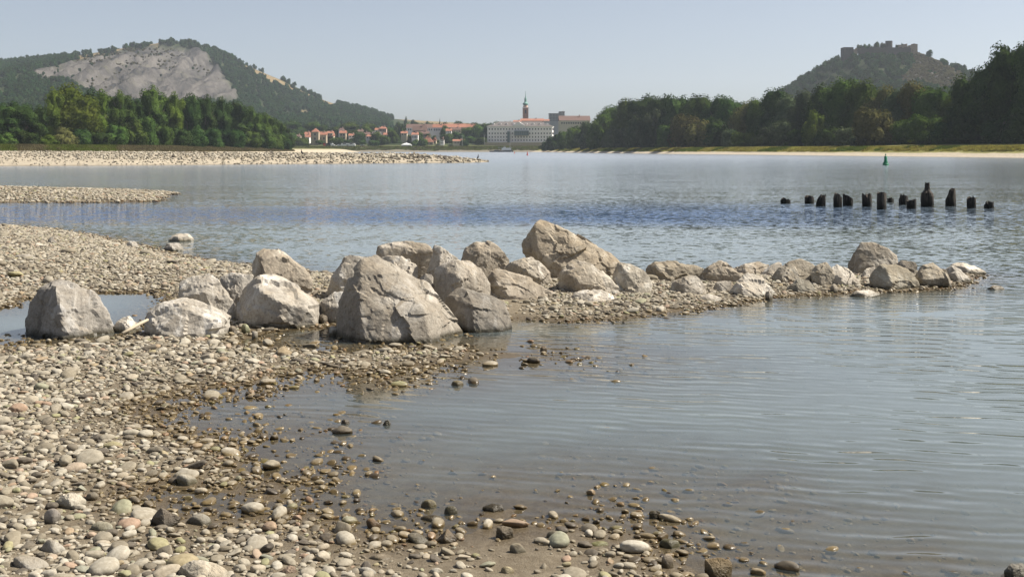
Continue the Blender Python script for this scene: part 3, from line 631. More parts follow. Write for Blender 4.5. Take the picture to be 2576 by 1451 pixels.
rock('boulder', 'tall upright grey boulder dominating the right arm', RR([(1512, 250), (1545, 160), (1580, 105), (1650, 107), (1740, 140), (1806, 185), (1805, 245), (1720, 290), (1620, 320), (1560, 310)]), DB(702) + 0.4, 0.55, RR([(1590, 130, .05), (1570, 260, .22), (1690, 240, .22), (1640, 150, .12)]), 5, (.78, .75, .70), rough=.8)
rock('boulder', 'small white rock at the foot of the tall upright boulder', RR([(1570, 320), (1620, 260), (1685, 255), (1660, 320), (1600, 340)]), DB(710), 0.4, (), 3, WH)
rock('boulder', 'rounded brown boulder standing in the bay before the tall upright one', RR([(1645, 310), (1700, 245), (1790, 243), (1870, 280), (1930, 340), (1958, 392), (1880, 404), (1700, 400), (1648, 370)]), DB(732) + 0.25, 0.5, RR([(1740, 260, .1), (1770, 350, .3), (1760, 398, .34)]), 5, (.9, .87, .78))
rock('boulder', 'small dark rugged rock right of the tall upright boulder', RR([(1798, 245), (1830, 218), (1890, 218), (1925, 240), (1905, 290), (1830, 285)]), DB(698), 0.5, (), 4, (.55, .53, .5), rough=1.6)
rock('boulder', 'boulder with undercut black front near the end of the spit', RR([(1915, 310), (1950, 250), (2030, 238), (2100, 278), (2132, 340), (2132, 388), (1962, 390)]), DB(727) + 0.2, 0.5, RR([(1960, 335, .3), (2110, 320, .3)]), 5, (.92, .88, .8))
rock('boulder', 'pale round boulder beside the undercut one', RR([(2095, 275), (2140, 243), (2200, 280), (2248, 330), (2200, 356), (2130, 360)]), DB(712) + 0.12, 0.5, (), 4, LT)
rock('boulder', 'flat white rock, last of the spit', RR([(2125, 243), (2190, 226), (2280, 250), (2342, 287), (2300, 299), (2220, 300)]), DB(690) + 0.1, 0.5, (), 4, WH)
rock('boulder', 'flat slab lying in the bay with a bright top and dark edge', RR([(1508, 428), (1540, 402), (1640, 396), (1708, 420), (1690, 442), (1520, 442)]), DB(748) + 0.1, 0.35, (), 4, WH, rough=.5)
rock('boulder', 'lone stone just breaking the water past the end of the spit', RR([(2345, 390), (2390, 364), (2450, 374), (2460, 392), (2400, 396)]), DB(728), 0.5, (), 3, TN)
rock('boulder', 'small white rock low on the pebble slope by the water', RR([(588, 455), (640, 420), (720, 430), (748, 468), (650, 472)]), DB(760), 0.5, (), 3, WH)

# small broken rocks between the boulders
fr = random.Random(77)
def filler(where, spots):
    for k, (u, v, w_) in enumerate(spots):
        a_ = w_ / 2; ol = [(u + a_ * fr.uniform(.75, 1.1) * math.cos(t_), v - a_ * .62 * (1 + math.sin(t_)) * fr.uniform(.75, 1.1)) for t_ in [2 * math.pi * q / 8 for q in range(8)]]
        hue = fr.choice([((1.2, 1.18, 1.14), 'whitish'), ((.95, .92, .87), 'grey'), ((.7, .66, .6), 'dark')])
        rock('small_rock', '%s %s rock %s, %s' % ('little' if w_ < 26 else 'stout', hue[1], where, ORDN[k] + ' from left'), ol, DB(v, .05) + .06, .5, (), 3, hue[0], 'rock', 'small rocks between the boulders', front=.35)
ORDN = 'first second third fourth fifth sixth seventh eighth ninth tenth eleventh twelfth'.split()
filler('lying before the wedge boulder', [(585, 832, 22), (618, 800, 26), (640, 842, 20), (812, 806, 26), (838, 832, 24)])
filler('between the back boulders', [(800, 742, 34), (830, 770, 26), (852, 724, 28), (935, 720, 30), (1080, 742, 26), (1140, 700, 30), (1200, 752, 24), (1245, 722, 30)])
filler('below the highest crag', [(1225, 770, 26), (1262, 752, 22), (1420, 752, 28), (1470, 745, 24), (1545, 748, 34), (1600, 742, 24)])
filler('in the right arm of the spit', [(1632, 730, 30), (1668, 752, 24), (1748, 706, 30), (1790, 738, 22), (1842, 700, 34), (1912, 712, 30), (1935, 745, 26), (2030, 705, 28), (2098, 728, 24), (2150, 715, 32), (2290, 700, 30), (2350, 702, 34)])

# ------------------------------------------------------------------ single foreground stones
C2 = lambda L: [(p[0] * 0.2441, 1100.6 + p[1] * 0.2441) for p in L]
C4 = lambda L: [(628.9 + p[0] * 0.293, 1100.6 + p[1] * 0.293) for p in L]
C5 = lambda L: [(1383.6 + p[0] * 0.293, 1100.6 + p[1] * 0.293) for p in L]
def oval(x0, x1, y0, y1, n=12, tilt=0.0):
    cx, cy_, a, b = (x0 + x1) / 2, (y0 + y1) / 2, (x1 - x0) / 2, (y1 - y0) / 2
    return [(cx + a * math.cos(2 * math.pi * k / n), cy_ + b * math.sin(2 * math.pi * k / n) + tilt * a * math.cos(2 * math.pi * k / n)) for k in range(n)]
def stone(label, outline, col, angular=False, z=0.0, level=4):
    vb = max(p[1] for p in outline); w = (max(p[0] for p in outline) - min(p[0] for p in outline))
    D = DB(vb, z); D += 0.25 * w * D / F
    return rock('stone', label, outline, D, 0.45, (), level, col, 'stone', 'larger stones of the near shore', 1.0 if angular else 0.42, 200 if angular else 7, 0.02, True, 0.32)
GY, WT, BR, OL, PK, OR = (.95, .95, .93), (1.22, 1.2, 1.13), (.62, .52, .40), (.80, .82, .58), (.98, .80, .70), (.85, .60, .40)
stone('white angular slab at the bottom edge of the shore', C2([(1800, 1370), (1880, 1290), (1990, 1250), (2200, 1280), (2330, 1340), (2300, 1400), (2400, 1470), (2200, 1500), (1850, 1490)]), WT, True, 0.03)
stone('long grey stone with a shadowed underside in the lower corner', C2([(100, 1230), (130, 1200), (330, 1215), (480, 1260), (560, 1320), (540, 1370), (300, 1360), (130, 1330)]), GY, False, 0.05)
stone('black-sided angular chunk on the wet mud', C2([(1550, 860), (1590, 780), (1680, 700), (1780, 760), (1870, 820), (1830, 890), (1680, 920), (1570, 900)]), (.4, .36, .32), True, 0.01)
stone('large smooth tan stone beside the black-sided chunk', C2([(1890, 870), (1960, 800), (2060, 770), (2150, 790), (2210, 860), (2200, 895), (1950, 900)]), GY, False, 0.01)
stone('smooth cream stone half sunk in mud at a puddle', C2(oval(1800, 2050, 370, 470, tilt=.2)), WT, False, 0.01)
stone('pale long stone in the middle of the dry pebbles', C2([(640, 600), (720, 560), (800, 580), (890, 640), (900, 680), (800, 700), (650, 700), (540, 690)]), WT, True, 0.03)
stone('greenish grey block-like pebble in the near shore', C2(oval(915, 1190, 850, 980)), (.85, .86, .76), False, 0.02)
stone('round dark-grey cobble, darkest of the dry near pebbles', C2(oval(440, 640, 710, 880)), (.6, .57, .55), False, 0.03)
stone('mottled humped cobble near the lower corner', C2([(400, 1130), (450, 1060), (540, 1030), (640, 1090), (700, 1160), (660, 1200), (480, 1190)]), GY, False, 0.04)
stone('flat oval stone propped up on its edge by the shallows', C4([(1335, 830), (1370, 808), (1450, 815), (1530, 860), (1562, 900), (1520, 918), (1420, 890), (1350, 850)]), GY)
stone('wet brown pyramid-shaped stone in the shallows', C4([(1575, 895), (1640, 830), (1690, 783), (1730, 810), (1780, 870), (1785, 918), (1600, 914)]), BR, True)
stone('round upright cobble with a muddy lower half', C4(oval(2208, 2390, 890, 1040, tilt=.25)), (.82, .78, .66))
stone('dark wet block beside the upright cobble', C4([(2110, 870), (2115, 760), (2180, 750), (2250, 770), (2270, 860), (2200, 885)]), (.45, .40, .33), True)
stone('pinkish triangular stone at the bottom edge', C4([(190, 1200), (260, 1130), (340, 1085), (395, 1100), (410, 1200)]), PK, True, 0.02)
stone('long tan whaleback stone at the edge of the shallows', C4([(955, 1060), (1020, 1010), (1130, 980), (1240, 1005), (1300, 1050), (1290, 1078), (1000, 1075)]), (.92, .82, .70), False, 0.01)
stone('orange-brown smooth stone half in the shallows', C4(oval(980, 1135, 690, 775, tilt=.25)), OR)
stone('mussel-shaped yellowish stone in the shallows', C4([(1455, 570), (1490, 530), (1560, 522), (1615, 555), (1600, 598), (1540, 600), (1470, 585)]), (.95, .88, .62))
stone('dark pitted oval stone standing out of the shallow water', C4(oval(1990, 2180, 565, 632)), (.42, .38, .3), True)
stone('flat brown stone barely above the water', C4(oval(1448, 1672, 652, 712)), (.7, .62, .5))
stone('grey-green rounded stone in the water near the flat brown one', C4(oval(1655, 1792, 572, 655)), (.68, .68, .55))
stone('speckled white pebble pile stone at the bottom edge', C4(oval(1525, 1680, 1105, 1190)), WT, False, 0.02)
stone('yellowish smooth cobble at the bottom edge', C4(oval(2135, 2282, 1090, 1188)), (.98, .9, .66), False, 0.02)
stone('grey banded cobble beside the long tan whaleback', C4(oval(905, 1115, 1100, 1196, tilt=.2)), GY, False, 0.02)
stone('olive oval stone lying alone in the water', C5(oval(922, 1138, 855, 948)), OL)
stone('brown broken chunk at the last stones of the near shore', C5([(1320, 1120), (1330, 1040), (1440, 1025), (1545, 1040), (1570, 1120), (1550, 1190), (1400, 1200), (1330, 1180)]), (.75, .62, .42), True)
stone('yellow-green smooth stone at the water edge', C5(oval(310, 522, 875, 962, tilt=-.1)), (.95, .98, .55))
stone('large pale cobble at the start of the shore tongue', C5(oval(-50, 152, 782, 900)), (.85, .8, .68))
stone('round pale pebble resting on two others by the water', C5(oval(950, 1068, 982, 1088)), (1.1, 1.0, .9), False, 0.02)
stone('small dark-brown stone alone in the bay', C5(oval(848, 952, 620, 690)), (.5, .45, .33), True)
stone('grey cobble cut by the corner of the picture, in the water', [(2525, 1430), (2540, 1418), (2570, 1414), (2600, 1425), (2605, 1450), (2560, 1455), (2530, 1447)], (.6, .6, .58), True)
stone('smooth tan stone in the open bay below the big reflection', R8(oval(1035, 1130, 1128, 1172)), (.85, .75, .55))
stone('small round stone far out below the dark boulder', R8(oval(1645, 1702, 896, 932)), (.8, .65, .5))
stone('brown stone in the bay with ripples round it', R8(oval(278, 346, 1396, 1434)), (.6, .52, .42))
stone('grey pointed stone in the bay with ripples round it', R8([(568, 1435), (585, 1412), (605, 1404), (625, 1425), (622, 1442), (590, 1444)]), (.6, .6, .55), True)
stone('egg-shaped greenish stone standing on end by the wedge boulder', R7([(1890, 885), (1885, 840), (1900, 812), (1925, 805), (1950, 822), (1970, 870), (1960, 892), (1910, 897)]), (.92, .98, .72))
o = MB().tube([P(308, 838, 9.9), P(330, 826, 10.0), P(352, 814, 10.1), P(372, 804, 10.2)], [.013, .015, .016, .012], 7).obj('driftwood_stick', M['driftwood'], None, True,
    label='bleached stick leaning between the pool and the low mossy boulder', cat='stick')

# ------------------------------------------------------------------ pebbles: the largest ones singly, the rest as gravel
PROTO = bpy.data.collections.new('stone_shapes')
def pebble_mesh(i, level, angular=False):
    dirs, faces = ico(level); rr = np.random.default_rng(500 + i)
    v = dirs.copy()
    if angular:
        pl = rr.normal(size=(11, 3)); pl /= np.linalg.norm(pl, axis=1)[:, None]; dd = rr.uniform(0.62, 1.0, 11)
        r = ((np.maximum(v @ pl.T, 0) / dd) ** 22).sum(1) ** (-1 / 22.0); v = v * np.minimum(r, 1.25)[:, None]
    else:
        v = np.sign(v) * np.abs(v) ** rr.uniform(0.8, 1.05); 
        v = v * (1 + 0.20 * fbm(dirs * 0.9 + i * 5, 2, 600 + i))[:, None] * (1 + 0.05 * fbm(dirs * 3 + i, 2, 700 + i))[:, None]
    v = v / np.abs(v).max(0)
    me = mesh_np('pebble', v, faces); me.materials.append(M['pebble']); return me
PM = [pebble_mesh(i, 4, i % 5 == 4) for i in range(12)]
PML = [pebble_mesh(i, 3, i % 3 == 2) for i in range(12)]
PMA = [pebble_mesh(40 + i, 3, True) for i in range(8)]
def proto_coll(name, meshes):
    c = bpy.data.collections.new(name)
    for i, me in enumerate(meshes):
        o = bpy.data.objects.new('%s_%02d' % (name, i), me); c.objects.link(o)
    return c
def scatter_obj(name, pts, rots, scls, idx, tint, coll, label, cat=None):
    me = bpy.data.meshes.new(name); n = len(pts)
    me.vertices.add(n); me.vertices.foreach_set('co', np.asarray(pts, np.float32).ravel())
    for nm, val in (('rot', rots), ('scl', scls)):
        a = me.attributes.new(nm, 'FLOAT_VECTOR', 'POINT'); a.data.foreach_set('vector', np.asarray(val, np.float32).ravel())
    a = me.attributes.new('idx', 'INT', 'POINT'); a.data.foreach_set('value', np.asarray(idx, np.int32))
    a = me.attributes.new('tint', 'FLOAT', 'POINT'); a.data.foreach_set('value', np.asarray(tint, np.float32))
    ng = bpy.data.node_groups.new(name + '_nodes', 'GeometryNodeTree')
    ng.interface.new_socket('Geometry', in_out='INPUT', socket_type='NodeSocketGeometry')
    ng.interface.new_socket('Geometry', in_out='OUTPUT', socket_type='NodeSocketGeometry')
    gi = ng.nodes.new('NodeGroupInput'); go = ng.nodes.new('NodeGroupOutput')
    ip = ng.nodes.new('GeometryNodeInstanceOnPoints'); ci = ng.nodes.new('GeometryNodeCollectionInfo')
    ci.inputs['Collection'].default_value = coll; ci.inputs['Separate Children'].default_value = True; ci.inputs['Reset Children'].default_value = True
    def na(nm, typ):
        k = ng.nodes.new('GeometryNodeInputNamedAttribute'); k.data_type = typ; k.inputs['Name'].default_value = nm; return k.outputs['Attribute']
    ip.inputs['Pick Instance'].default_value = True
    L = ng.links.new
    er = ng.nodes.new('FunctionNodeEulerToRotation'); L(na('rot', 'FLOAT_VECTOR'), er.inputs[0])
    L(gi.outputs[0], ip.inputs['Points']); L(ci.outputs[0], ip.inputs['Instance']); L(na('idx', 'INT'), ip.inputs['Instance Index'])
    L(er.outputs[0], ip.inputs['Rotation']); L(na('scl', 'FLOAT_VECTOR'), ip.inputs['Scale']); L(ip.outputs[0], go.inputs[0])
    o = obj(name, me, None, label=label, kind='stuff', cat=cat)
    md = o.modifiers.new('scatter', 'NODES'); md.node_group = ng; return o

def candidates(y0, y1, tmin, tmax, dens, pad=0.6):
    # even scatter over the wedge in front of the viewer
    A = 0.5 * (tmax - tmin) * (y1 ** 2 - y0 ** 2) + 2 * pad * (y1 - y0); n = int(A * dens * 1.15)
    y = np.sqrt(RNG.uniform(y0 ** 2, y1 ** 2, n)); tt = RNG.uniform(tmin, tmax, n)
    return tt * y + np.sign(tt) * pad * RNG.uniform(0, 1, n), y
def tints(n):
    t = np.clip(RNG.normal(0.50, 0.23, n), 0.05, 0.84); k = RNG.uniform(0, 1, n)
    t = np.where(k < 0.10, RNG.uniform(0.0, 0.16, n), t); t = np.where(k > 0.88, RNG.uniform(0.86, 1.0, n), t); return t
foot = np.array(FOOT)
def clear_of_rocks(x, y, r):
    ok = np.ones(len(x), bool)
    for fx, fy, fr_ in foot: ok &= ((x - fx) ** 2 + (y - fy) ** 2) > (fr_ * 0.85 + r * 0.5) ** 2
    return ok
BIG = []     # x, y, z, L, w, t, yaw, tx, ty, tint
def layer(y0, y1, tmin, tmax, dens, lmin, lmax, keep_dry=1.0, keep_wet=0.5, keep_sub=0.12, mud=0.28, spacing=0.0, sub_depth=0.35, zmax=9, skew=1.0, taken=None):
    x, y = candidates(y0, y1, tmin, tmax, dens); h = ground(x, y)
    L_ = lmin + (lmax - lmin) * RNG.uniform(0, 1, len(x)) ** skew
    nz = n2(x, y, 1.5, 3, 71); mudmask = sstep(mud - 0.75, mud - 0.45, nz + 0.25 * sstep(0.03, 0.12, h))
    p = np.where(h > 0.035, keep_dry, np.where(h > 0.004, keep_wet, keep_sub + keep_wet * 0.55 * np.exp(np.minimum(h, 0) / 0.011))) * np.where(h > -0.01, 0.42 + 0.58 * mudmask, 1)
    ok = (RNG.uniform(0, 1, len(x)) < p) & (h > -sub_depth) & (h < zmax) & clear_of_rocks(x, y, L_)
    x, y, h, L_ = x[ok], y[ok], h[ok], L_[ok]
    if spacing:
        order = np.argsort(-L_); cells = taken if taken is not None else {}; cs = 0.09; keep = []
        for i in order:
            cx_, cy_ = int(x[i] // cs), int(y[i] // cs); good = True
            for a in (-2, -1, 0, 1, 2):
                for b in (-2, -1, 0, 1, 2):
                    for (qx, qy, ql) in cells.get((cx_ + a, cy_ + b), ()):
                        if (x[i] - qx) ** 2 + (y[i] - qy) ** 2 < (spacing * (L_[i] + ql)) ** 2: good = False; break
                    if not good: break
                if not good: break
            if good: cells.setdefault((cx_, cy_), []).append((x[i], y[i], L_[i])); keep.append(i)
        x, y, h, L_ = x[keep], y[keep], h[keep], L_[keep]
    n = len(x); w = RNG.uniform(0.5, 0.9, n); tk = RNG.uniform(0.32, 0.58, n)
    z = h + L_ * tk * RNG.uniform(0.15, 0.6, n)
    return np.stack([x, y, z, L_, w, tk, RNG.uniform(0, 6.28, n), RNG.normal(0, 0.2, n), RNG.normal(0, 0.2, n), tints(n)], -1)
TK = {}
near_l = layer(3.4, 12.5, -0.66, 0.66, 36, 0.032, 0.074, 0.85, 0.6, 0.006, spacing=0.62, taken=TK, skew=1.8, sub_depth=0.2)
near_m = layer(3.4, 9.0, -0.66, 0.66, 560, 0.017, 0.036, 0.95, 0.55, 0.006, spacing=0.60, taken=TK, skew=1.4, sub_depth=0.25)
near_m2 = layer(9.0, 13, -0.66, 0.66, 260, 0.02, 0.04, 0.95, 0.6, 0.03, spacing=0.60, taken=TK, skew=1.4, sub_depth=0.25)
near_s = layer(3.4, 9.5, -0.66, 0.6, 1150, 0.006, 0.017, 0.8, 0.55, 0.03, mud=0.15, sub_depth=0.1)
near_s2 = layer(9.5, 14.5, -0.66, 0.6, 380, 0.010, 0.024, 0.9, 0.6, 0.04, mud=0.1)
beach_m = layer(12, 27, -0.75, 0.45, 260, 0.020, 0.046, 1.0, 0.7, 0.05, mud=0.2, spacing=0.5, taken=TK, skew=1.6)
beach_s = layer(12, 27, -0.75, 0.45, 190, 0.014, 0.026, 0.9, 0.6, 0.03, mud=0.1)
beach_l = layer(11, 26, -0.75, 0.45, 1.3, 0.06, 0.15, 1.0, 0.4, 0.02, mud=0.1, skew=2.2)
bar_s = layer(33, 57, -0.85, -0.2, 75, 0.035, 0.09, 1.0, 1.0, 0.0, mud=-0.4, skew=1.6, sub_depth=0.02)
allp = np.concatenate([near_l, near_m, near_m2])
show = allp[:, 3] / allp[:, 1]
vis = (np.abs(allp[:, 0] / allp[:, 1]) < 0.455) & (allp[:, 1] > 4.55) & (allp[:, 2] > 0.0)
order = np.argsort(-np.where(vis, show, -1)); single, rest = allp[order[:300]], allp[order[300:]]
def tone(t): return 'dark grey' if t < 0.2 else 'grey-brown' if t < 0.42 else 'pale grey' if t < 0.7 else 'whitish' if t < 0.86 else 'reddish tan' if t < 0.925 else 'olive'
for i, r in enumerate(single):
    o = bpy.data.objects.new('pebble', PM[i % 12]); COL.objects.link(o)
    o.location = r[:3]; o.scale = (r[3], r[3] * r[4], r[3] * r[5]); o.rotation_euler = (r[7], r[8], r[6]); o['tint'] = float(r[9])
    h = float(r[2]) - r[3] * r[5] * 0.4; uu = CX + r[0] * F / r[1]
    where = 'on the dry shore' if h > 0.035 else 'on the waterline mud' if h > 0.002 else 'in the shallow water'
    o['label'] = '%s %s pebble %s, ' % ('large' if r[3] > 0.042 else 'medium', tone(r[9]), where) + ('close to the left edge' if uu < 300 else 'left of the big reflection' if uu < 750 else 'below the biggest boulder' if uu < 1250 else 'on the bottom tongue' if uu < 1800 else 'towards the right edge')
    o['category'] = 'pebble'; o['group'] = '%s near pebbles %s' % (tone(r[9]), where)
def to_scatter(name, arr, coll, nproto, label):
    return scatter_obj(name, arr[:, :3], np.stack([arr[:, 7], arr[:, 8], arr[:, 6]], -1), np.stack([arr[:, 3], arr[:, 3] * arr[:, 4], arr[:, 3] * arr[:, 5]], -1),
                       RNG.integers(0, nproto, len(arr)), arr[:, 9], coll, label)
c_hi = proto_coll('pebble_shape', PML); c_an = proto_coll('angular_shape', PMA)
to_scatter('shore_gravel', np.concatenate([rest, near_s, near_s2]), c_hi, 12, 'mixed pebbles and fine gravel of the near shore')
to_scatter('beach_gravel', np.concatenate([beach_m, beach_s, beach_l]), c_hi, 12, 'dry pale gravel of the beach behind the pool')
to_scatter('bar_gravel', bar_s, c_an, 8, 'coarse gravel of the low bar in the side channel')
# stones of the far spit
n = 17000
sy = RNG.uniform(108, 178, n); sx = (RNG.uniform(-260, 1228, n) - CX) * sy / F
sd_ = sdf(sx, sy, SPIT) + 0.8 * n2(sx, sy, 0.2, 3, 33); ok = (sd_ > 0.1) & (sd_ < 22); sx, sy, sd_ = sx[ok], sy[ok], sd_[ok]
sz = spit_h(sd_, sx, sy); uu = sx * F / sy + CX
Ls = RNG.uniform(0.08, 0.22, len(sx)) * np.interp(uu, [0, 500, 900, 1220], [0.65, 0.9, 1.35, 1.45]) * np.where(sd_ > 4, 1.3, 0.9)
arr = np.stack([sx, sy, sz + Ls * 0.2, Ls, RNG.uniform(.5, .9, len(sx)), RNG.uniform(.45, .9, len(sx)), RNG.uniform(0, 6.3, len(sx)), RNG.normal(0, .4, len(sx)), RNG.normal(0, .4, len(sx)),
                np.where(RNG.uniform(0, 1, len(sx)) < np.interp(uu, [0, 900, 1220], [.05, .09, .3]) * np.where(sd_ > 4, 1.6, .6), RNG.uniform(0, .12, len(sx)), np.clip(RNG.normal(.56, .15, len(sx)), .2, .84))], -1)
to_scatter('spit_stones', arr, c_an, 8, 'pale riprap stones covering the long gravel spit')

# ------------------------------------------------------------------ old piles in the river
R6 = lambda x, y: (1886.7 + x * 0.2676, 427.7 + y * 0.2676)
def pile(label, x0, x1, ytop, ybase, prof, widths=((0, 1), (1, 1)), lean=0.0):
    """prof: top edge as (x 0..1, height 0..1); widths: (height, width factor)"""
    u0, v1 = R6(x0, ybase); u1, v0 = R6(x1, ytop); D = DB(v1); r = (u1 - u0) / 2 * D / F; H = (v1 - v0) * D / F
    X, Y, _ = P((u0 + u1) / 2, v1, D)
    n, rows = 28, 12; vs_, fs = [], []
    ph = random.uniform(0, 6)
    ring = [1 + 0.06 * math.sin(3 * 2 * math.pi * k / n + ph) + 0.05 * random.uniform(-1, 1) for k in range(n)]
    tops = []
    for k in range(n):
        a = 2 * math.pi * k / n; xx = 0.5 + 0.5 * math.cos(a)
        tops.append(max(0.12, np.interp(xx, [p[0] for p in prof], [p[1] for p in prof]) * H + random.uniform(-.035, .02)))
    for j in range(rows + 1):
        f = j / rows
        for k in range(n):
            a = 2 * math.pi * k / n; z = -0.5 + (tops[k] + 0.5) * f
            wf = np.interp(max(z, 0) / H, [w[0] for w in widths], [w[1] for w in widths]) * ring[k] * (1 + 0.03 * random.uniform(-1, 1))
            vs_.append((r * wf * math.cos(a) + lean * max(z, 0), r * wf * math.sin(a), z))
    for j in range(rows):
        for k in range(n): fs.append((j * n + k, j * n + (k + 1) % n, (j + 1) * n + (k + 1) % n, (j + 1) * n + k))
    # hollow, rotten top
    b = len(vs_); wf = np.interp(1, [w[0] for w in widths], [w[1] for w in widths])
    for k in range(n):
        a = 2 * math.pi * k / n; vs_.append((r * wf * .55 * math.cos(a) + lean * tops[k], r * wf * .55 * math.sin(a), tops[k] - 0.05 - random.uniform(0, .05)))
    vs_.append((lean * H, 0, min(tops) * .9))
    for k in range(n):
        fs.append((rows * n + k, rows * n + (k + 1) % n, b + (k + 1) % n, b + k)); fs.append((b + k, b + (k + 1) % n, b + n))
    me = bpy.data.meshes.new('wooden_pile'); me.from_pydata(vs_, [], fs); me.update()
    obj('wooden_pile', me, M['wood'], label=label, cat='pile', group='rotten piles in the river', loc=(X, Y, 0))
FL = [(0, .92), (.2, 1), (.5, .93), (.8, 1), (1, .9)]
pile('low rounded black stump, leftmost of the piles', 287, 378, 265, 315, [(0, .55), (.15, .95), (.5, 1), (.8, .75), (1, .45)])
pile('squat flat-topped pile, second from the left', 515, 602, 240, 315, [(0, .85), (.3, .95), (.6, 1), (1, .75)])
pile('pile rotted to a slanting spike on its right side', 618, 708, 228, 342, [(0, .2), (.25, .45), (.5, .85), (.75, 1), (.9, .85), (1, 1)])
pile('thick square-shouldered pile with a knob on top', 782, 862, 218, 350, [(0, .72), (.18, .74), (.22, 1), (.7, 1), (.78, .75), (1, .72)])
pile('pile with its top sloping down to the right', 876, 965, 218, 338, [(0, 1), (.3, .88), (.6, .75), (.85, .65), (1, .5)])
pile('pile with a notched forked top', 1058, 1145, 220, 345, [(0, 1), (.12, .92), (.2, .75), (.45, .72), (.5, .98), (.8, 1), (1, .9)])
pile('tall even thick pile, bulkiest of the middle ones', 1197, 1282, 205, 370, FL)
pile('tiny cone-shaped stump right behind the thick pile', 1290, 1350, 255, 305, [(0, .3), (.3, .8), (.5, 1), (.7, .8), (1, .2)])
pile('ragged pile with a thin splinter on top', 1400, 1482, 215, 328, [(0, .5), (.25, .6), (.33, 1), (.5, .85), (.9, .8), (1, .6)])
pile('short pile with a crown-like broken rim in front of the ragged one', 1475, 1562, 272, 365, [(0, .85), (.3, .95), (.5, .8), (.8, 1), (1, .9)])
pile('tallest pile, shaped like a bottle with a narrow neck', 1610, 1725, 118, 345, [(0, .98), (.5, 1), (1, .97)], ((0, 1), (.12, 1.0), (.45, 1.0), (.6, .85), (.68, .42), (1, .36)))
pile('pile worn to a sharp point', 1840, 1937, 160, 340, [(0, .35), (.25, .5), (.5, .8), (.72, 1), (.9, .9), (1, .75)], ((0, 1), (.5, .95), (1, .8)))
pile('pile with a pointed cap, second from the right', 2040, 2120, 240, 358, [(0, .75), (.3, .85), (.55, 1), (.8, .85), (1, .8)])
pile('short stepped stump, rightmost of the piles', 2200, 2285, 293, 362, [(0, .3), (.3, .45), (.36, .95), (.8, 1), (1, .9)])

# ------------------------------------------------------------------ buoys, birds
def buoy(label, u, vbase, vtop, mat, wpx, topmark):
    D = DB(vbase); H = (vbase - vtop) * D / F; r = wpx / 2 * D / F; X, Y, _ = P(u, vbase, D)
    e = obj('river_buoy', None, label=label, cat='buoy', loc=(X, Y, 0))
    MB().lathe([(r * .9, -.3), (r * 1.0, 0), (r * 1.0, H * .10), (r * .82, H * .17)], 18).obj('float', mat, e, True)
    MB().lathe([(r * .8, H * .17), (r * .62, H * .30), (r * .5, H * .42), (r * .46, H * .78), (r * .40, H * .79)], 18).obj('tower', mat, e, True)
    MB().lathe([(r * .08, H * .78), (r * .08, H * .86), (r * .28, H * .86), (r * .28, H) if topmark == 'can' else (r * .05, H)], 12).obj('topmark', mat, e, True)
buoy('green conical river buoy floating alone off the sandy bank', 2228, 415.5, 386.5, M['green'], 15, 'cone')
buoy('red river buoy in mid-stream before the white riverside building', 1326.7, 391.2, 381.0, M['red'], 4.6, 'can')
buoy('tiny far red buoy near the moored barge', 1294, 386.6, 381.6, M['red'], 3.2, 'can')
def cormorant(label, u, v, D, H, flip=1):
    X, Y, Z = P(u, v, D); e = obj('cormorant', None, label=label, cat='bird', group='cormorants on the gravel spit', loc=(X, Y, Z))
    b = MB(); b.tube([(-.16 * flip, 0, .02), (-.06 * flip, 0, .12), (0, 0, .22), (.05 * flip, 0, .34), (.06 * flip, 0, .46), (.03 * flip, 0, .56), (.06 * flip, 0, .61), (.10 * flip, 0, .615), (.17 * flip, 0, .605)], [.02, .06, .10, .095, .055, .03, .036, .03, .008], 9)
    b.obj('body', M['feather'], e, True)
    w = MB(); w.tube([(.0, .08, .36), (-.05 * flip, .10, .22), (-.13 * flip, .06, .06)], [.03, .05, .015], 7).tube([(.0, -.08, .36), (-.05 * flip, -.10, .22), (-.13 * flip, -.06, .06)], [.03, .05, .015], 7)
    w.obj('wing', M['feather'], e, True)
    MB().tube([(0, .04, .14), (.01, .04, -.12)], [.015, .012], 6).obj('leg', M['feather'], e); MB().tube([(0, -.04, .14), (.01, -.04, -.12)], [.015, .012], 6).obj('leg', M['feather'], e)
    e.scale = (H / .62,) * 3
cormorant('black cormorant standing upright near the tip of the gravel spit', 1202, 400.5, 158, .62)
cormorant('dark cormorant perched further back along the gravel spit', 759.6, 389, 128, .55, -1)

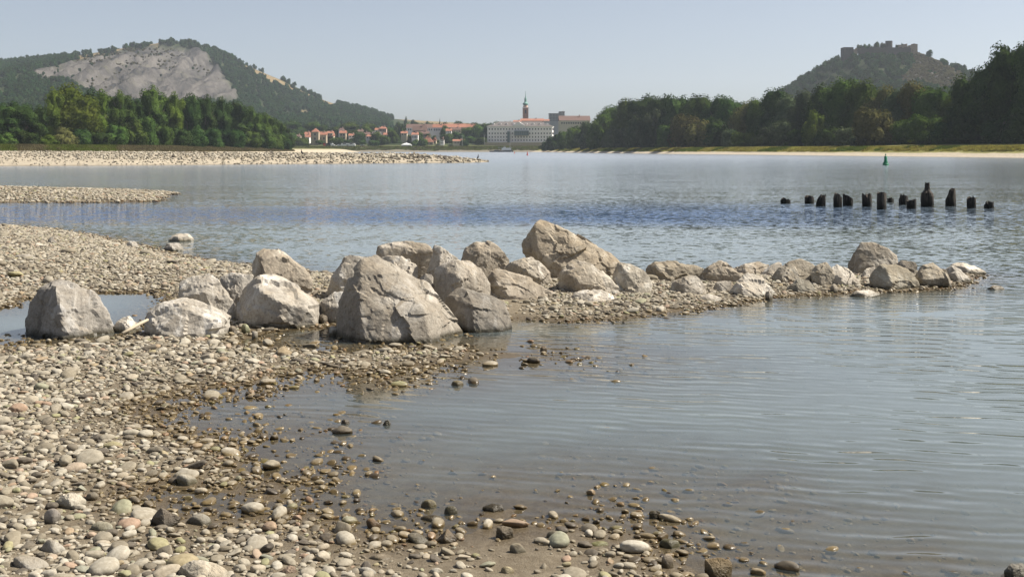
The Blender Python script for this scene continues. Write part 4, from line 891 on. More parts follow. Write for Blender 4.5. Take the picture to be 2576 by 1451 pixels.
# ------------------------------------------------------------------ trees
def crown_mesh(seed, ncards, nlobes, card, tall, base=0.08, core=0.80, lobe_r=(0.26, 0.44), droop=0.0):
    """unit crown: radius about 1 in x/y, 0..1 in z; `tall` = height / radius, keeps leaf clusters square"""
    rr = np.random.default_rng(seed); lobes = []
    for k in range(nlobes):
        z = base + (1 - base) * rr.uniform(0.06, 0.90); zz = (z - base) / (1 - base)
        prof = min(1.0, 0.55 + zz * 1.2) * math.sqrt(max(0.0, 1 - max(0.0, (zz - 0.35) / 0.72) ** 2.4))
        a = rr.uniform(0, 6.28); R = prof * rr.uniform(0.30, 0.80)
        lobes.append((R * math.cos(a), R * math.sin(a), z * tall, rr.uniform(*lobe_r) * (0.7 + 0.5 * prof), rr.uniform(0.9, 1.7)))
    lobes.append((rr.uniform(-.2, .2), rr.uniform(-.2, .2), 0.80 * tall, 0.42, 1.1)); lobes.append((0, 0, 0.6 * tall, 0.5, 1.5)); lobes.append((0, 0, (base + .22) * tall, 0.5, 1.2))
    lobes = np.array(lobes); pr = lobes[:, 3] ** 2 * lobes[:, 4]; pick = rr.choice(len(lobes), ncards, p=pr / pr.sum())
    d = rr.normal(size=(ncards, 3)); d /= np.linalg.norm(d, axis=1)[:, None]
    rad = rr.uniform(0.55, 1.05, ncards) ** 0.5
    L = lobes[pick]; ext = np.stack([L[:, 3], L[:, 3], L[:, 3] * L[:, 4]], -1)
    c = L[:, :3] + d * ext * rad[:, None]
    zk = c[:, 2].max() / tall; c[:, 2] = np.where(c[:, 2] < 0, -c[:, 2] * .3, c[:, 2]) / zk; lobes[:, 2] /= zk; lobes[:, 4] /= zk
    nrm = d / ext * L[:, 3:4] + rr.normal(size=(ncards, 3)) * 0.36 + np.array([0, 0, 0.2]); nrm /= np.linalg.norm(nrm, axis=1)[:, None]
    ref = rr.normal(size=(ncards, 3)); t1 = np.cross(nrm, ref); t1 /= np.linalg.norm(t1, axis=1)[:, None]; t2 = np.cross(nrm, t1)
    s = card * rr.uniform(0.6, 1.4, ncards)[:, None]; st = 1 + droop
    q = np.stack([c - t1 * s - t2 * s * .35, c + t1 * s * .2 - t2 * s * .8, c + t1 * s * 1.1 + t2 * s * .25, c - t1 * s * .1 + t2 * s * .9 * st], 1).reshape(-1, 3)
    f = np.arange(ncards * 4).reshape(-1, 4)
    # inner mass of branches and shaded leaves
    dirs, fc = ico(3 if ncards > 900 else 1)
    best = np.zeros(len(dirs)); cc = np.array([0, 0, 0.52 * tall]); sc = np.array([1, 1, tall * 0.5])
    tq = np.linspace(0.05, 1.0, 20)
    for tt in tq:
        p = cc + dirs * sc * tt
        ins = (((p[:, None, :] - lobes[None, :, :3]) / np.stack([lobes[:, 3], lobes[:, 3], lobes[:, 3] * lobes[:, 4]], -1)[None]) ** 2).sum(-1).min(1) < core
        best = np.where(ins, tt, best)
    cv = cc + dirs * sc * np.maximum(best, 0.12)[:, None] * 0.93; cv[:, 2] = np.maximum(cv[:, 2], base * tall * .6)
    v = np.concatenate([q, cv]); tri = np.concatenate([fc, fc[:, 2:3]], 1) + len(q)
    me = bpy.data.meshes.new('crown'); me.from_pydata(v.tolist(), [], f.tolist() + [t[:3].tolist() for t in tri]); me.update(); return me
def trunk_mesh(seed, tall):
    rr = random.Random(seed); b = MB(); H = tall
    pts = [(0, 0, -.08 * H), (rr.uniform(-.03, .03), rr.uniform(-.03, .03), .2 * H), (rr.uniform(-.06, .06), rr.uniform(-.06, .06), .5 * H), (0, 0, .85 * H)]
    b.tube(pts, [.075, .055, .035, .008], 8)
    for k in range(6):
        z = rr.uniform(.18, .6) * H; a = rr.uniform(0, 6.28); b.tube([(0, 0, z), (.3 * math.cos(a), .3 * math.sin(a), z + .09 * H), (.6 * math.cos(a), .6 * math.sin(a), z + .2 * H)], [.03, .02, .006], 6)
    return b.mesh('trunk', True)
TALL = [(crown_mesh(900 + i, 9500, 19, 0.038, 2.6, 0.05, lobe_r=(.32, .54)), trunk_mesh(900 + i, 2.6), 2.6) for i in range(5)]
POP = [(crown_mesh(930 + i, 7500, 24, 0.034, 4.0, 0.04, lobe_r=(.20, .34)), trunk_mesh(930 + i, 4.0), 4.0) for i in range(3)]
SHR = [(crown_mesh(960 + i, 5000, 14, 0.054, 1.7, 0.0, lobe_r=(.32, .54)), trunk_mesh(960 + i, 1.7), 1.7) for i in range(4)]
LOW = [(crown_mesh(990 + i, 700, 10, 0.12, 2.0, 0.0, lobe_r=(.3, .5)), trunk_mesh(990 + i, 2.0), 2.0) for i in range(4)]
def crown_obj(me, key, parent=None, link=True):     # crown shapes are shared, the leaf colour sits on the object
    if not me.materials: me.materials.append(LEAF['mid'])
    o = bpy.data.objects.new('crown', me)
    if link: COL.objects.link(o)
    if parent: o.parent = parent
    o.material_slots[0].link = 'OBJECT'; o.material_slots[0].material = LEAF[key]; return o
for fam in (TALL, POP, SHR, LOW):
    for c, t_, h in fam: t_.materials.append(M['bark'])
_tn = 0
def tree(name, label, u, vtop, half, D, z, fam, leaf, group, cat='tree'):
    global _tn
    _tn += 1
    cme, tme, tall = fam[_tn % len(fam)]
    X = (u - CX) * D / F; top = HC + (HV - vtop) * D / F; H = top - z; r = half * D / F
    e = obj(name, None, label=label, cat=cat, group=group, loc=(X, D, z - .1)); e.rotation_euler = (0, 0, random.uniform(0, 6.28))
    e.scale = (r, r, H / tall)
    crown_obj(cme, leaf, e); obj('trunk', tme, None, e)
    return e
def rbD(u, back): return HC * F / (line_at(RB_V, u) - HV) + back
def rz(X, Y): return float(rb_h(sdf(np.array([X]), np.array([Y]), RB), np.array([X]), np.array([Y]))[0])
LEAFW = dict(dark='dark green', mid='mid green', olive='olive brown-green', yellow='yellow-green', grey='grey-green')
RT = [(1535, 262, 34, 'mid'), (1575, 245, 36, 'mid'), (1620, 234, 38, 'dark'), (1665, 236, 36, 'dark'), (1710, 235, 38, 'dark'), (1755, 234, 38, 'dark'), (1800, 237, 38, 'dark'), (1836, 241, 32, 'dark'),
      (1878, 250, 32, 'olive'), (1912, 242, 28, 'mid'), (1950, 218, 36, 'dark'), (1990, 233, 36, 'grey'), (2035, 222, 38, 'grey'), (2080, 206, 44, 'dark'), (2120, 191, 44, 'mid'), (2168, 198, 42, 'mid'),
      (2215, 212, 40, 'olive'), (2262, 220, 42, 'grey'), (2308, 200, 44, 'olive'), (2352, 214, 44, 'mid'), (2390, 236, 34, 'mid'), (2428, 184, 38, 'dark'), (2470, 166, 40, 'dark'), (2510, 112, 44, 'dark'), (2552, 101, 48, 'dark'),
      (2605, 98, 56, 'dark'), (2670, 92, 60, 'dark')]
for u, v, hw, lf in RT:
    D = rbD(u, 78 if u < 2420 else 60); X = (u - CX) * D / F
    fam = TALL
    lab = 'tall %s tree on the sandy bank, %s' % (LEAFW[lf], 'in the level grove' if u < 1850 else 'below the castle' if u < 2400 else 'in the high dark clump')
    tree('bank_tree', lab, u, v, hw * 1.3, D, rz(X, D), fam, lf, 'back row trees on the right bank')
    D2 = D + 26; X = (u + 20 - CX) * D2 / F
    if u > 1545: tree('bank_tree', 'dark tree half hidden behind the sandy bank row', u + 20, v + 14, hw * 1.1, D2, rz(X, D2), TALL, 'dark', 'hidden trees on the right bank')
RS = [(1374, 356, 15, 'dark'), (1393, 338, 22, 'dark'), (1421, 328, 26, 'mid'), (1450, 316, 26, 'mid'), (1482, 304, 30, 'grey'), (1510, 292, 30, 'mid'), (1538, 322, 24, 'grey'), (1568, 318, 26, 'grey'), (1602, 290, 28, 'grey'), (1640, 272, 28, 'grey'),
      (1676, 312, 30, 'mid'), (1722, 284, 36, 'olive'), (1762, 300, 34, 'olive'), (1800, 298, 36, 'dark'), (1836, 322, 24, 'grey'), (1872, 330, 28, 'yellow'), (1906, 345, 20, 'mid'), (1932, 318, 30, 'grey'), (1970, 300, 30, 'grey'),
      (2008, 322, 28, 'dark'), (2048, 276, 26, 'yellow'), (2085, 318, 32, 'dark'), (2130, 318, 34, 'grey'), (2192, 268, 46, 'olive'), (2165, 335, 30, 'grey'), (2236, 300, 38, 'olive'), (2284, 296, 36, 'mid'), (2330, 286, 40, 'mid'), (2316, 340, 26, 'yellow'),
      (2376, 306, 34, 'dark'), (2420, 290, 36, 'dark'), (2464, 300, 40, 'dark'), (2520, 290, 46, 'dark'), (2580, 270, 50, 'dark'), (1660, 345, 22, 'dark'), (1750, 350, 24, 'mid'), (1980, 350, 22, 'mid'), (2225, 352, 26, 'mid'), (2290, 358, 16, 'olive'), (2405, 345, 26, 'dark'), (2480, 350, 30, 'dark')]
for i, (u, v, hw, lf) in enumerate(RS):
    D = rbD(u, 46 if u > 1420 else 24) + random.uniform(-4, 10); X = (u - CX) * D / F
    big = v < 310
    lab = '%s %s bush on the sandy bank, %s' % ('tall' if big else 'low', LEAFW[lf], 'near the white building' if u < 1530 else 'before the level grove' if u < 1850 else 'below the castle' if u < 2400 else 'in the dark clump')
    tree('bank_bush', lab, u, v, hw * 1.1, D, rz(X, D), SHR, lf, 'front row bushes on the right bank', 'bush')
def iz(X, Y): return float(isl_h(sdf(np.array([X]), np.array([Y]), ISL), np.array([X]), np.array([Y]))[0])
def isD(u): return float(np.interp(u, [-400, 0, 200, 500, 700, 730], [330, 370, 395, 455, 560, 590]))
IT = [(-130, 248, 46, 'dark'), (-60, 250, 46, 'dark'), (0, 256, 42, 'dark'), (48, 252, 42, 'dark'), (92, 262, 34, 'dark'), (138, 216, 28, 'yellow'), (192, 207, 58, 'yellow'), (246, 222, 36, 'yellow'), (300, 223, 36, 'mid'), (334, 246, 30, 'dark'),
      (384, 213, 44, 'mid'), (438, 228, 34, 'yellow'), (478, 231, 32, 'dark'), (518, 236, 34, 'dark'), (558, 241, 34, 'dark'), (600, 251, 34, 'dark'), (638, 266, 32, 'mid'), (672, 282, 30, 'mid'), (702, 302, 22, 'mid'), (718, 330, 13, 'dark')]
for u, v, hw, lf in IT:
    D = isD(u); X = (u - CX) * D / F
    lab = {'yellow': 'sunlit yellow-green poplar rising above the island wood', 'mid': 'full %s tree on the wooded island, %s' % ('mid green', 'beside the poplars' if u < 500 else 'towards the tip'),
           'dark': 'dark slender tree in the %s of the island wood' % ('shaded end' if u < 120 else 'gap' if u < 400 else 'even row')}[lf]
    if u == 192: lab = 'broadest yellow-green poplar on the island, before the quarry face'
    tree('island_tree', lab, u, v, hw * 1.12, D, iz(X, D), POP if hw < 46 else TALL, lf, 'trees of the wooded island')
    D2 = D + 22; X = (u + 16 - CX) * D2 / F
    tree('island_tree', 'dark tree half hidden behind the front trees of the island', u + 16, v + 16, hw * 1.05, D2, iz(X, D2), POP, 'dark', 'hidden trees of the wooded island')
IS = [(8, 332, 24, 'mid'), (-60, 335, 30, 'mid'), (70, 330, 26, 'dark'), (118, 338, 26, 'yellow'), (160, 318, 28, 'olive'), (205, 322, 26, 'dark'), (245, 330, 26, 'dark'), (290, 310, 28, 'mid'), (332, 300, 28, 'mid'), (375, 288, 28, 'mid'), (410, 312, 24, 'mid'), (450, 318, 26, 'dark'),
      (495, 316, 28, 'dark'), (540, 320, 28, 'dark'), (585, 322, 28, 'dark'), (628, 326, 26, 'mid'), (665, 322, 24, 'mid'), (698, 336, 18, 'mid'), (720, 350, 12, 'dark')]
for u, v, hw, lf in IS:
    D = isD(u) - 16; X = (u - CX) * D / F
    tree('island_bush', '%s bush on the wooded island%s' % (LEAFW[lf], ' before the quarry hill' if u > 330 else ' left of the quarry'), u, v, hw * 1.15, D, iz(X, D), SHR, lf, 'bushes of the wooded island', 'bush')

# grass strips: uncountable tufts
def tuft_mesh(seed, n, mat):
    rr = np.random.default_rng(seed); V, Fc = [], []
    for k in range(n):
        a = rr.uniform(0, 6.28); x, y = rr.uniform(-.6, .6, 2); h = rr.uniform(.5, 1); w = .10; dx, dy = math.cos(a) * w, math.sin(a) * w; lx, ly = rr.uniform(-.3, .3, 2)
        b = len(V); V += [(x - dx, y - dy, 0), (x + dx, y + dy, 0), (x + lx, y + ly, h)]; Fc.append((b, b + 1, b + 2))
    me = bpy.data.meshes.new('tuft'); me.from_pydata(V, [], Fc); me.materials.append(mat); return me
LEAF['drygrass'] = leaf_material('grass_dry', (0.24, 0.21, 0.065), (0.37, 0.325, 0.115), 0.3); LEAF['greengrass'] = leaf_material('grass_green', (0.085, 0.11, 0.025), (0.16, 0.18, 0.05), 0.3)
LEAF['reed'] = leaf_material('grass_brown', (0.10, 0.085, 0.05), (0.18, 0.15, 0.085), 0.2)
c_gr = proto_coll('tuft_shape', [tuft_mesh(1, 26, LEAF['drygrass']), tuft_mesh(2, 26, LEAF['drygrass']), tuft_mesh(3, 26, LEAF['greengrass']), tuft_mesh(4, 26, LEAF['reed'])])
def grass(name, label, x, y, z, hgt, idx):
    n = len(x); s = RNG.uniform(.6, 1.4, n) * hgt
    scatter_obj(name, np.stack([x, y, z], -1), np.stack([np.zeros(n), np.zeros(n), RNG.uniform(0, 6, n)], -1), np.stack([s * 1.6, s * 1.6, s], -1), idx, np.zeros(n), c_gr, label)
n = 16000; u = RNG.uniform(1400, 2800, n); back = RNG.uniform(8, 60, n); D = HC * F / (np.interp(u, [p[0] for p in RB_V], [p[1] for p in RB_V]) - HV) + back; x = (u - CX) * D / F
d = sdf(x, D, RB) + 0.3 * n2(x, D, 0.1, 3, 81); ok = (d > 2.5 + 0.6 * n2(x, D, .2, 2, 82)) & (d < 10); x, D, d = x[ok], D[ok], d[ok]
grass('bank_grass', 'strip of yellow-green grass above the sandy bank', x, D, rb_h(sdf(x, D, RB), x, D) - .05, .55, np.where(n2(x, D, .06, 3, 83) > .12, 2, RNG.integers(0, 2, len(x))))
n = 13000; u = RNG.uniform(-300, 740, n); D = np.interp(u, [-400, 0, 200, 500, 700, 745], [300, 340, 360, 420, 525, 560]) + RNG.uniform(-25, 30, n); x = (u - CX) * D / F
d = sdf(x, D, ISL); ok = d > 5; x, D, d, u = x[ok], D[ok], d[ok], u[ok]
gsel = np.where((n2(u, u * 0, .012, 2, 84) > -0.12) & (u < 520) & (RNG.uniform(0, 1, len(u)) < .8), 2, 3)
grass('island_grass', 'green weeds and brown reeds under the island trees', x, D, isl_h(d, x, D) - .05, .7, gsel)
n = 7000; x = RNG.uniform(-230, 60, n); y = RNG.uniform(890, 903, n); z = hill_z(x, y); ok = (z > 1.4 + 1.2 * n2(x, y, .1, 2, 85))
grass('embankment_grass', 'grass growing on the stone embankment below the town', x[ok], y[ok], z[ok] - .1, .7, np.where(RNG.uniform(0, 1, ok.sum()) < .6, 2, 3))

# hill woods: a far mass of trees
def leaf_coll(name, key):
    c = bpy.data.collections.new(name)
    for i in range(4): o = crown_obj(LOW[i][0], key, None, False); o.name = '%s_%02d' % (name, i); c.objects.link(o)
    return c
c_for = leaf_coll('forest_shape', 'hill')
c_scr = leaf_coll('scrub_shape', 'scrub')
n = 26000; y = RNG.uniform(1010, 2230, n); x = RNG.uniform(-0.62, 0.62, n) * y
z = hill_z(x, y); rk_, gr_ = zones(x, y, z, 4); u_, v_ = pic(x, y, z)
pick = RNG.uniform(0, 1, n)
ok = ((rk_ < 0.4) | (pick < 0.06)) & ((gr_ < 0.3) | (pick < 0.02)) & ((u_ > 1900) | (u_ < 985 + 12 * n2(y, y * 0, .01, 2, 90)) | (pick < 0.01)) 
ok &= ~((u_ > 740) & (v_ > 328)); ok &= ~((u_ > 2112) & (u_ < 2318) & (y > 1410))
ok &= ~((u_ > 1080) & (u_ < 1560))
x, y, z, rk_ = x[ok], y[ok], z[ok], rk_[ok]
uu2, vv2 = pic(x, y, z); h = RNG.uniform(6, 11.5, len(x)) * np.where(rk_ > .4, .5, 1); h = np.where((uu2 > 2105) & (uu2 < 2320) & (y > 1250), np.clip((vv2 - 131) * y / F, 2.5, h), h); r = h * RNG.uniform(.36, .52, len(x))
zero = np.zeros(len(x))
scatter_obj('hill_wood', np.stack([x, y, z - .6], -1), np.stack([zero, zero, RNG.uniform(0, 6.3, len(x))], -1), np.stack([r, r, h / 2], -1), RNG.integers(0, 4, len(x)), zero, c_for, 'dark woods covering both far hills')
n = 3800; y = RNG.uniform(1050, 1450, n); u_ = RNG.uniform(2250, 2500, n); x = (u_ - CX) * y / F; z = hill_z(x, y); rk_, gr_ = zones(x, y, z, 4); ok = rk_ > .4; x, y, z = x[ok], y[ok], z[ok]
x2 = RNG.uniform(-1000, -480, 1500); y2 = RNG.uniform(1500, 2140, 1500); z2 = hill_z(x2, y2); rk2, g2 = zones(x2, y2, z2, 4); ok = (rk2 > .4) & (n2(x2, y2, .01, 2, 88) > .1)
x, y, z = np.concatenate([x, x2[ok]]), np.concatenate([y, y2[ok]]), np.concatenate([z, z2[ok]]); h = RNG.uniform(1.5, 4, len(x)); zero = np.zeros(len(x))
scatter_obj('hill_scrub', np.stack([x, y, z - .3], -1), np.stack([zero, zero, RNG.uniform(0, 6.3, len(x))], -1), np.stack([h * .7, h * .7, h / 2], -1), RNG.integers(0, 4, len(x)), zero, c_scr, 'dry scrub on the rocky slopes of both hills')

# ------------------------------------------------------------------ the town
def R3(x, y): return 1037.7 + x * 0.1953, 213.8 + y * 0.1953
def hz(X, Y): return float(hill_z(np.array([X]), np.array([Y]))[0])
WIN = MB().box(-.5, .5, -.06, .06, 0, 1).mesh('window'); WIN.materials.append(M['window'])
def windows(parent, x0, x1, zs, n, w, h, y=-.05, side=None):
    for zz in zs:
        for k in range(n):
            o = obj('window', WIN, None, parent, loc=(x0 + (k + .5) * (x1 - x0) / n, y, zz)); o.scale = (w, 1, h)
def house(label, u0, u1, vridge, veave, vbase, D, wall, roof, depth=None, kind='gable', nwin=4, rows=1, cat='house', name='town_house', chimney=True, group='houses of the far town'):
    if 'villa' in label or 'hillside' in label:
        cand = np.arange(960, 2140, 6.0); xc = ((u0 + u1) / 2 - CX) * cand / F; zt = hill_z(xc, cand); D = float(cand[np.argmax(zt >= HC + (HV - vbase) * cand / F)]) - 6
    s = D / F; W = (u1 - u0) * s; X = ((u0 + u1) / 2 - CX) * s; zb = HC + (HV - vbase) * s; ze = HC + (HV - veave) * s - zb; zr = HC + (HV - vridge) * s - zb
    dp = depth or max(7, min(12, W * .6)); g = min(hz(X, D), hz(X, D + dp)) - zb - 1; g = min(g, -.5)
    e = obj(name, None, label=label, cat=cat, group=group, loc=(X, D, zb)); a = W / 2
    MB().box(-a, a, 0, dp, g, ze).obj('wall', M[wall], e)
    b = MB(); ov = .35; h2 = zr
    if kind == 'gable':
        b.add([(-a - ov, -ov, ze - .15), (a + ov, -ov, ze - .15), (a + ov, dp + ov, ze - .15), (-a - ov, dp + ov, ze - .15), (-a - ov, dp / 2, h2), (a + ov, dp / 2, h2)], [(0, 1, 5, 4), (2, 3, 4, 5), (1, 2, 5), (3, 0, 4), (3, 2, 1, 0)])
    elif kind == 'front':   # gable end towards the river
        b.add([(-a - ov, -ov, ze - .15), (a + ov, -ov, ze - .15), (a + ov, dp + ov, ze - .15), (-a - ov, dp + ov, ze - .15), (0, -ov, h2), (0, dp + ov, h2)], [(0, 1, 4), (1, 2, 5, 4), (2, 3, 5), (3, 0, 4, 5), (3, 2, 1, 0)])
    elif kind == 'hip':
        i = min(a * .55, dp / 2); b.add([(-a - ov, -ov, ze - .15), (a + ov, -ov, ze - .15), (a + ov, dp + ov, ze - .15), (-a - ov, dp + ov, ze - .15), (-a + i, dp / 2, h2), (a - i, dp / 2, h2)], [(0, 1, 5, 4), (1, 2, 5), (2, 3, 4, 5), (3, 0, 4), (3, 2, 1, 0)])
    elif kind == 'pyramid':
        b.add([(-a - ov, -ov, ze - .15), (a + ov, -ov, ze - .15), (a + ov, dp + ov, ze - .15), (-a - ov, dp + ov, ze - .15), (0, dp / 2, h2)], [(0, 1, 4), (1, 2, 4), (2, 3, 4), (3, 0, 4), (3, 2, 1, 0)])
    else: b.box(-a - .2, a + .2, -.2, dp + .2, ze, ze + max(.6, zr - ze))
    rf = b.obj('roof', M[roof], e)
    if chimney: MB().box(a * .3, a * .3 + .8, dp * .35, dp * .35 + .8, (ze + zr) / 2, zr + .9).obj('chimney', M['pinkp'], rf)
    if nwin:
        st = ze / (rows + .15) if rows else ze
        windows(e, -a * .9, a * .9, [r_ * st + st * .3 for r_ in range(rows)], nwin, min(1.2, W / nwin * .45), min(1.7, st * .5))
    return e
# the long white building on the quay
D = 935.0; s = D / F; u0, vb = R3(960, 740); u1, ve = R3(1800, 540); _, vr = R3(0, 470)
W = (u1 - u0) * s; X = ((u0 + u1) / 2 - CX) * s; zb = HC + (HV - vb) * s; ze = (vb - ve) * s; zr = (vb - vr) * s; a = W / 2; dp = 19.0
e = obj('riverside_building', None, label='long white four-storey building with grey hipped roof and central gable on the quay', cat='building', loc=(X, D, zb)); e.rotation_euler = (0, 0, math.radians(-5))
MB().box(-a, a, 0, dp, -3, ze).obj('wall', M['plaster'], e)
MB().box(-a - .5, a + .5, -.5, dp + .5, ze, ze + .5).obj('cornice', M['plaster'], e)
MB().box(-a - .2, a + .2, -.2, 0, ze * .62, ze * .62 + .3).obj('string_course', M['plaster'], e)
i = dp * .5
rf = MB().add([(-a - .6, -.6, ze + .5), (a + .6, -.6, ze + .5), (a + .6, dp + .6, ze + .5), (-a - .6, dp + .6, ze + .5), (-a + i, dp / 2, zr), (a - i, dp / 2, zr)], [(0, 1, 5, 4), (1, 2, 5), (2, 3, 4, 5), (3, 0, 4), (3, 2, 1, 0)]).obj('roof', M['greyroof'], e)
pc = -a + (1370 - 960) / 840 * W; pw = 93 / 840 * W
MB().add([(pc - pw, -.9, ze + .5), (pc + pw, -.9, ze + .5), (pc, -.9, zr - .3), (pc - pw, dp * .4, ze + .5), (pc + pw, dp * .4, ze + .5), (pc, dp * .4, zr - .3)], [(0, 1, 2), (1, 4, 5, 2), (3, 0, 2, 5), (0, 3, 4, 1), (4, 3, 5)]).obj('gable', M['plaster'], e)
for k in range(9):
    if 3.2 < k < 4.6: continue
    xx = -a + (k + .9) * W / 9.8
    MB().box(xx - .8, xx + .8, 2.6, 5, ze + 1.8, ze + 3.0).obj('dormer', M['plaster'], rf)
windows(e, -a + .6, a - .6, [ze * .08, ze * .29, ze * .52, ze * .80], 22, .85, 1.35)
sw = MB().box(-.06, .06, -.5, .5, 0, 1).mesh('window'); sw.materials.append(M['window'])
for zz in (ze * .08, ze * .29, ze * .52, ze * .80):
    for k in range(6):
        o = obj('window', sw, None, e, loc=(a + .05, 1.6 + k * 3, zz)); o.scale = (1, .9, 1.4)
gx0, gx1 = [-a + (q - 960) / 840 * W for q in (1315, 1500)]
MB().box(gx0, gx1, -3.2, -.1, ze * .43, ze * .74).obj('glass_balcony', M['glassb'], e)
for k in range(9): MB().box(gx0 + k * (gx1 - gx0) / 8 - .08, gx0 + k * (gx1 - gx0) / 8 + .08, -3.3, -3.2, ze * .43, ze * .74).obj('mullion', M['metal'], e)
gx0, gx1 = [-a + (q - 960) / 840 * W for q in (1222, 1260)]
MB().box(gx0, gx1, -1.2, -.1, -2, ze * .70).obj('glass_lift_shaft', M['glassb'], e)
MB().box(-a - 1, a + 1, -9, -8.2, -4.5, -.2).obj('quay_wall', M['stonew'], e)
# church tower
D = 1150.0; s = D / F; uc, _ = R3(1456, 0); X = (uc - CX) * s
zz = lambda y: HC + (HV - R3(0, y)[1]) * s
g = hz(X, D); hw = 74 / 2 * .1953 * s
e = obj('church_tower', None, label='brick church tower with green copper onion cap and needle spire', cat='tower', loc=(X, D, g - 1)); zo = g - 1
MB().box(-hw, hw, -hw, hw, 0, zz(300) - zo).obj('shaft', M['brick'], e)
MB().box(-hw * 1.12, hw * 1.12, -hw * 1.12, hw * 1.12, zz(302) - zo, zz(292) - zo).obj('cornice', M['plaster'], e)
for sx in (-1, 1): MB().box(sx * hw * .86 - .4, sx * hw * .86 + .4, -hw - .12, -hw, 4, zz(305) - zo).obj('corner_pilaster', M['pinkp'], e)
o = MB().box(-.9, .9, -hw - .1, -hw + .1, zz(372) - zo, zz(325) - zo).obj('belfry_opening', M['window'], e)
MB().lathe([(hw * .92, zz(292) - zo), (hw * .86, zz(268) - zo), (hw * .6, zz(262) - zo)], 8, ph=math.pi / 8).obj('upper_stage', M['pinkp'], e)
MB().lathe([(hw * .6, zz(264) - zo), (hw * .95, zz(255) - zo), (hw * 1.0, zz(243) - zo), (hw * .75, zz(232) - zo), (hw * .38, zz(222) - zo)], 12).obj('onion_cap', M['copper'], e, True)
MB().lathe([(hw * .40, zz(226) - zo), (hw * .40, zz(185) - zo), (hw * .30, zz(180) - zo)], 8).obj('lantern', M['copper'], e)
MB().lathe([(hw * .42, zz(186) - zo), (hw * .36, zz(175) - zo), (hw * .16, zz(158) - zo), (hw * .11, zz(140) - zo), (hw * .03, zz(92) - zo)], 8).obj('spire', M['copper'], e)
MB().box(-.12, .12, -.12, .12, zz(95) - zo, zz(84) - zo).box(-.7, .7, -.1, .1, zz(91) - zo, zz(89.5) - zo).obj('cross', M['metal'], e)
h3 = lambda label, x0, x1, yr, ye, yb, D, wall, roof, **k: house(label, R3(x0, 0)[0], R3(x1, 0)[0], R3(0, yr)[1], R3(0, ye)[1], R3(0, yb)[1], D, wall, roof, **k)
R2 = lambda x, y: (691.8 + x * .1473, 213.8 + y * .1473)
h2 = lambda label, x0, x1, yr, ye, yb, D, wall, roof, **k: house(label, R2(x0, 0)[0], R2(x1, 0)[0], R2(0, yr)[1], R2(0, ye)[1], R2(0, yb)[1], D, wall, roof, **k)
h3('orange-roofed church hall at the foot of the tower', 1395, 1690, 432, 462, 500, 1120, 'pinkp', 'orange')
h3('low orange roof left of the tower, above the white building', 1300, 1400, 455, 472, 500, 1100, 'cream', 'orange')
h3('small orange roof right of the church hall', 1690, 1762, 442, 462, 500, 1110, 'plaster', 'orange', chimney=False)
h3('grey flat-roofed apartment block rising behind the church', 1760, 1888, 368, 374, 470, 1230, 'greyp', 'greyroof', kind='flat', nwin=6, rows=5, chimney=False, cat='apartment block', name='apartment_block', depth=18)
h3('taller half-lit grey block beside the flat-roofed one', 1892, 1960, 344, 350, 470, 1240, 'greyp', 'greyroof', kind='flat', nwin=3, rows=6, chimney=True, cat='apartment block', name='apartment_block', depth=22)
h3('long yellow barracks with a huge dark brown roof', 1890, 2290, 394, 458, 520, 1060, 'cream', 'brown', nwin=12, rows=1, depth=22, cat='building', name='barracks')
h3('pink-roofed house showing over the bank bushes', 2390, 2490, 392, 445, 500, 1040, 'cream', 'orange', nwin=4)
h3('white house with long bright orange roof in the middle of the town', 262, 420, 505, 548, 605, 1010, 'plaster', 'orange', nwin=6)
h3('second long orange-roofed house, right of the first', 405, 690, 500, 545, 600, 1040, 'cream', 'orange', nwin=8)
h3('orange-roofed house at the right end of the roof row', 690, 812, 503, 545, 590, 1030, 'cream', 'orange')
h3('long house with dull brown roof at the top of the town', -80, 275, 503, 552, 600, 1030, 'plaster', 'brown', nwin=12)
h3('big house with a steep brown roof and white gable edge', 0, 180, 525, 585, 625, 985, 'pinkp', 'brown', nwin=5)
h3('tent-like bright orange roof by the quay', 120, 268, 650, 735, 770, 930, 'stonew', 'orange', kind='pyramid', nwin=3)
h3('small orange gable beside the tent-like roof', 262, 305, 680, 712, 765, 935, 'cream', 'orange', kind='front', nwin=1)
h3('narrow white gable house on the quay', 358, 404, 678, 706, 765, 928, 'plaster', 'brown', kind='front', nwin=2, rows=2)
h3('low quay building with a red roof', 520, 668, 700, 722, 765, 926, 'cream', 'orange', nwin=7)
h3('small orange roof at the left part of the quay', -10, 70, 612, 640, 700, 950, 'plaster', 'orange')
h3('pink house above the quay trees', 60, 210, 598, 628, 680, 970, 'pinkp', 'brown', nwin=5)
h3('pale wall house under the orange roof row', 430, 500, 562, 590, 625, 990, 'plaster', 'orange', nwin=3)
h3('house with dark red roof among the town trees', 500, 620, 545, 575, 620, 1000, 'cream', 'brown', nwin=4)
h2('old town-wall tower with pointed orange roof', 622, 742, 738, 800, 960, 930, 'stonew', 'orange', kind='pyramid', nwin=1, rows=2, chimney=False, cat='tower', name='wall_tower')
h2('stone house against the old wall tower', 738, 872, 800, 850, 965, 938, 'stonew', 'orange', nwin=2)
h2('little orange roof left of the old wall tower', 515, 585, 835, 890, 940, 945, 'plaster', 'orange')
h2('orange roof row right of the old wall tower', 850, 1000, 818, 870, 930, 955, 'cream', 'orange', nwin=3)
h2('tall narrow house with an orange roof among dark trees', 1100, 1205, 778, 820, 940, 950, 'stonew', 'orange', nwin=2, rows=2)
h2('long low house with brown roof in the trees', 1430, 1612, 808, 842, 910, 965, 'stonew', 'brown', nwin=5)
h2('grey-roofed house below the long dull roof', 1660, 1800, 798, 850, 920, 975, 'greyp', 'greyroof', nwin=3)
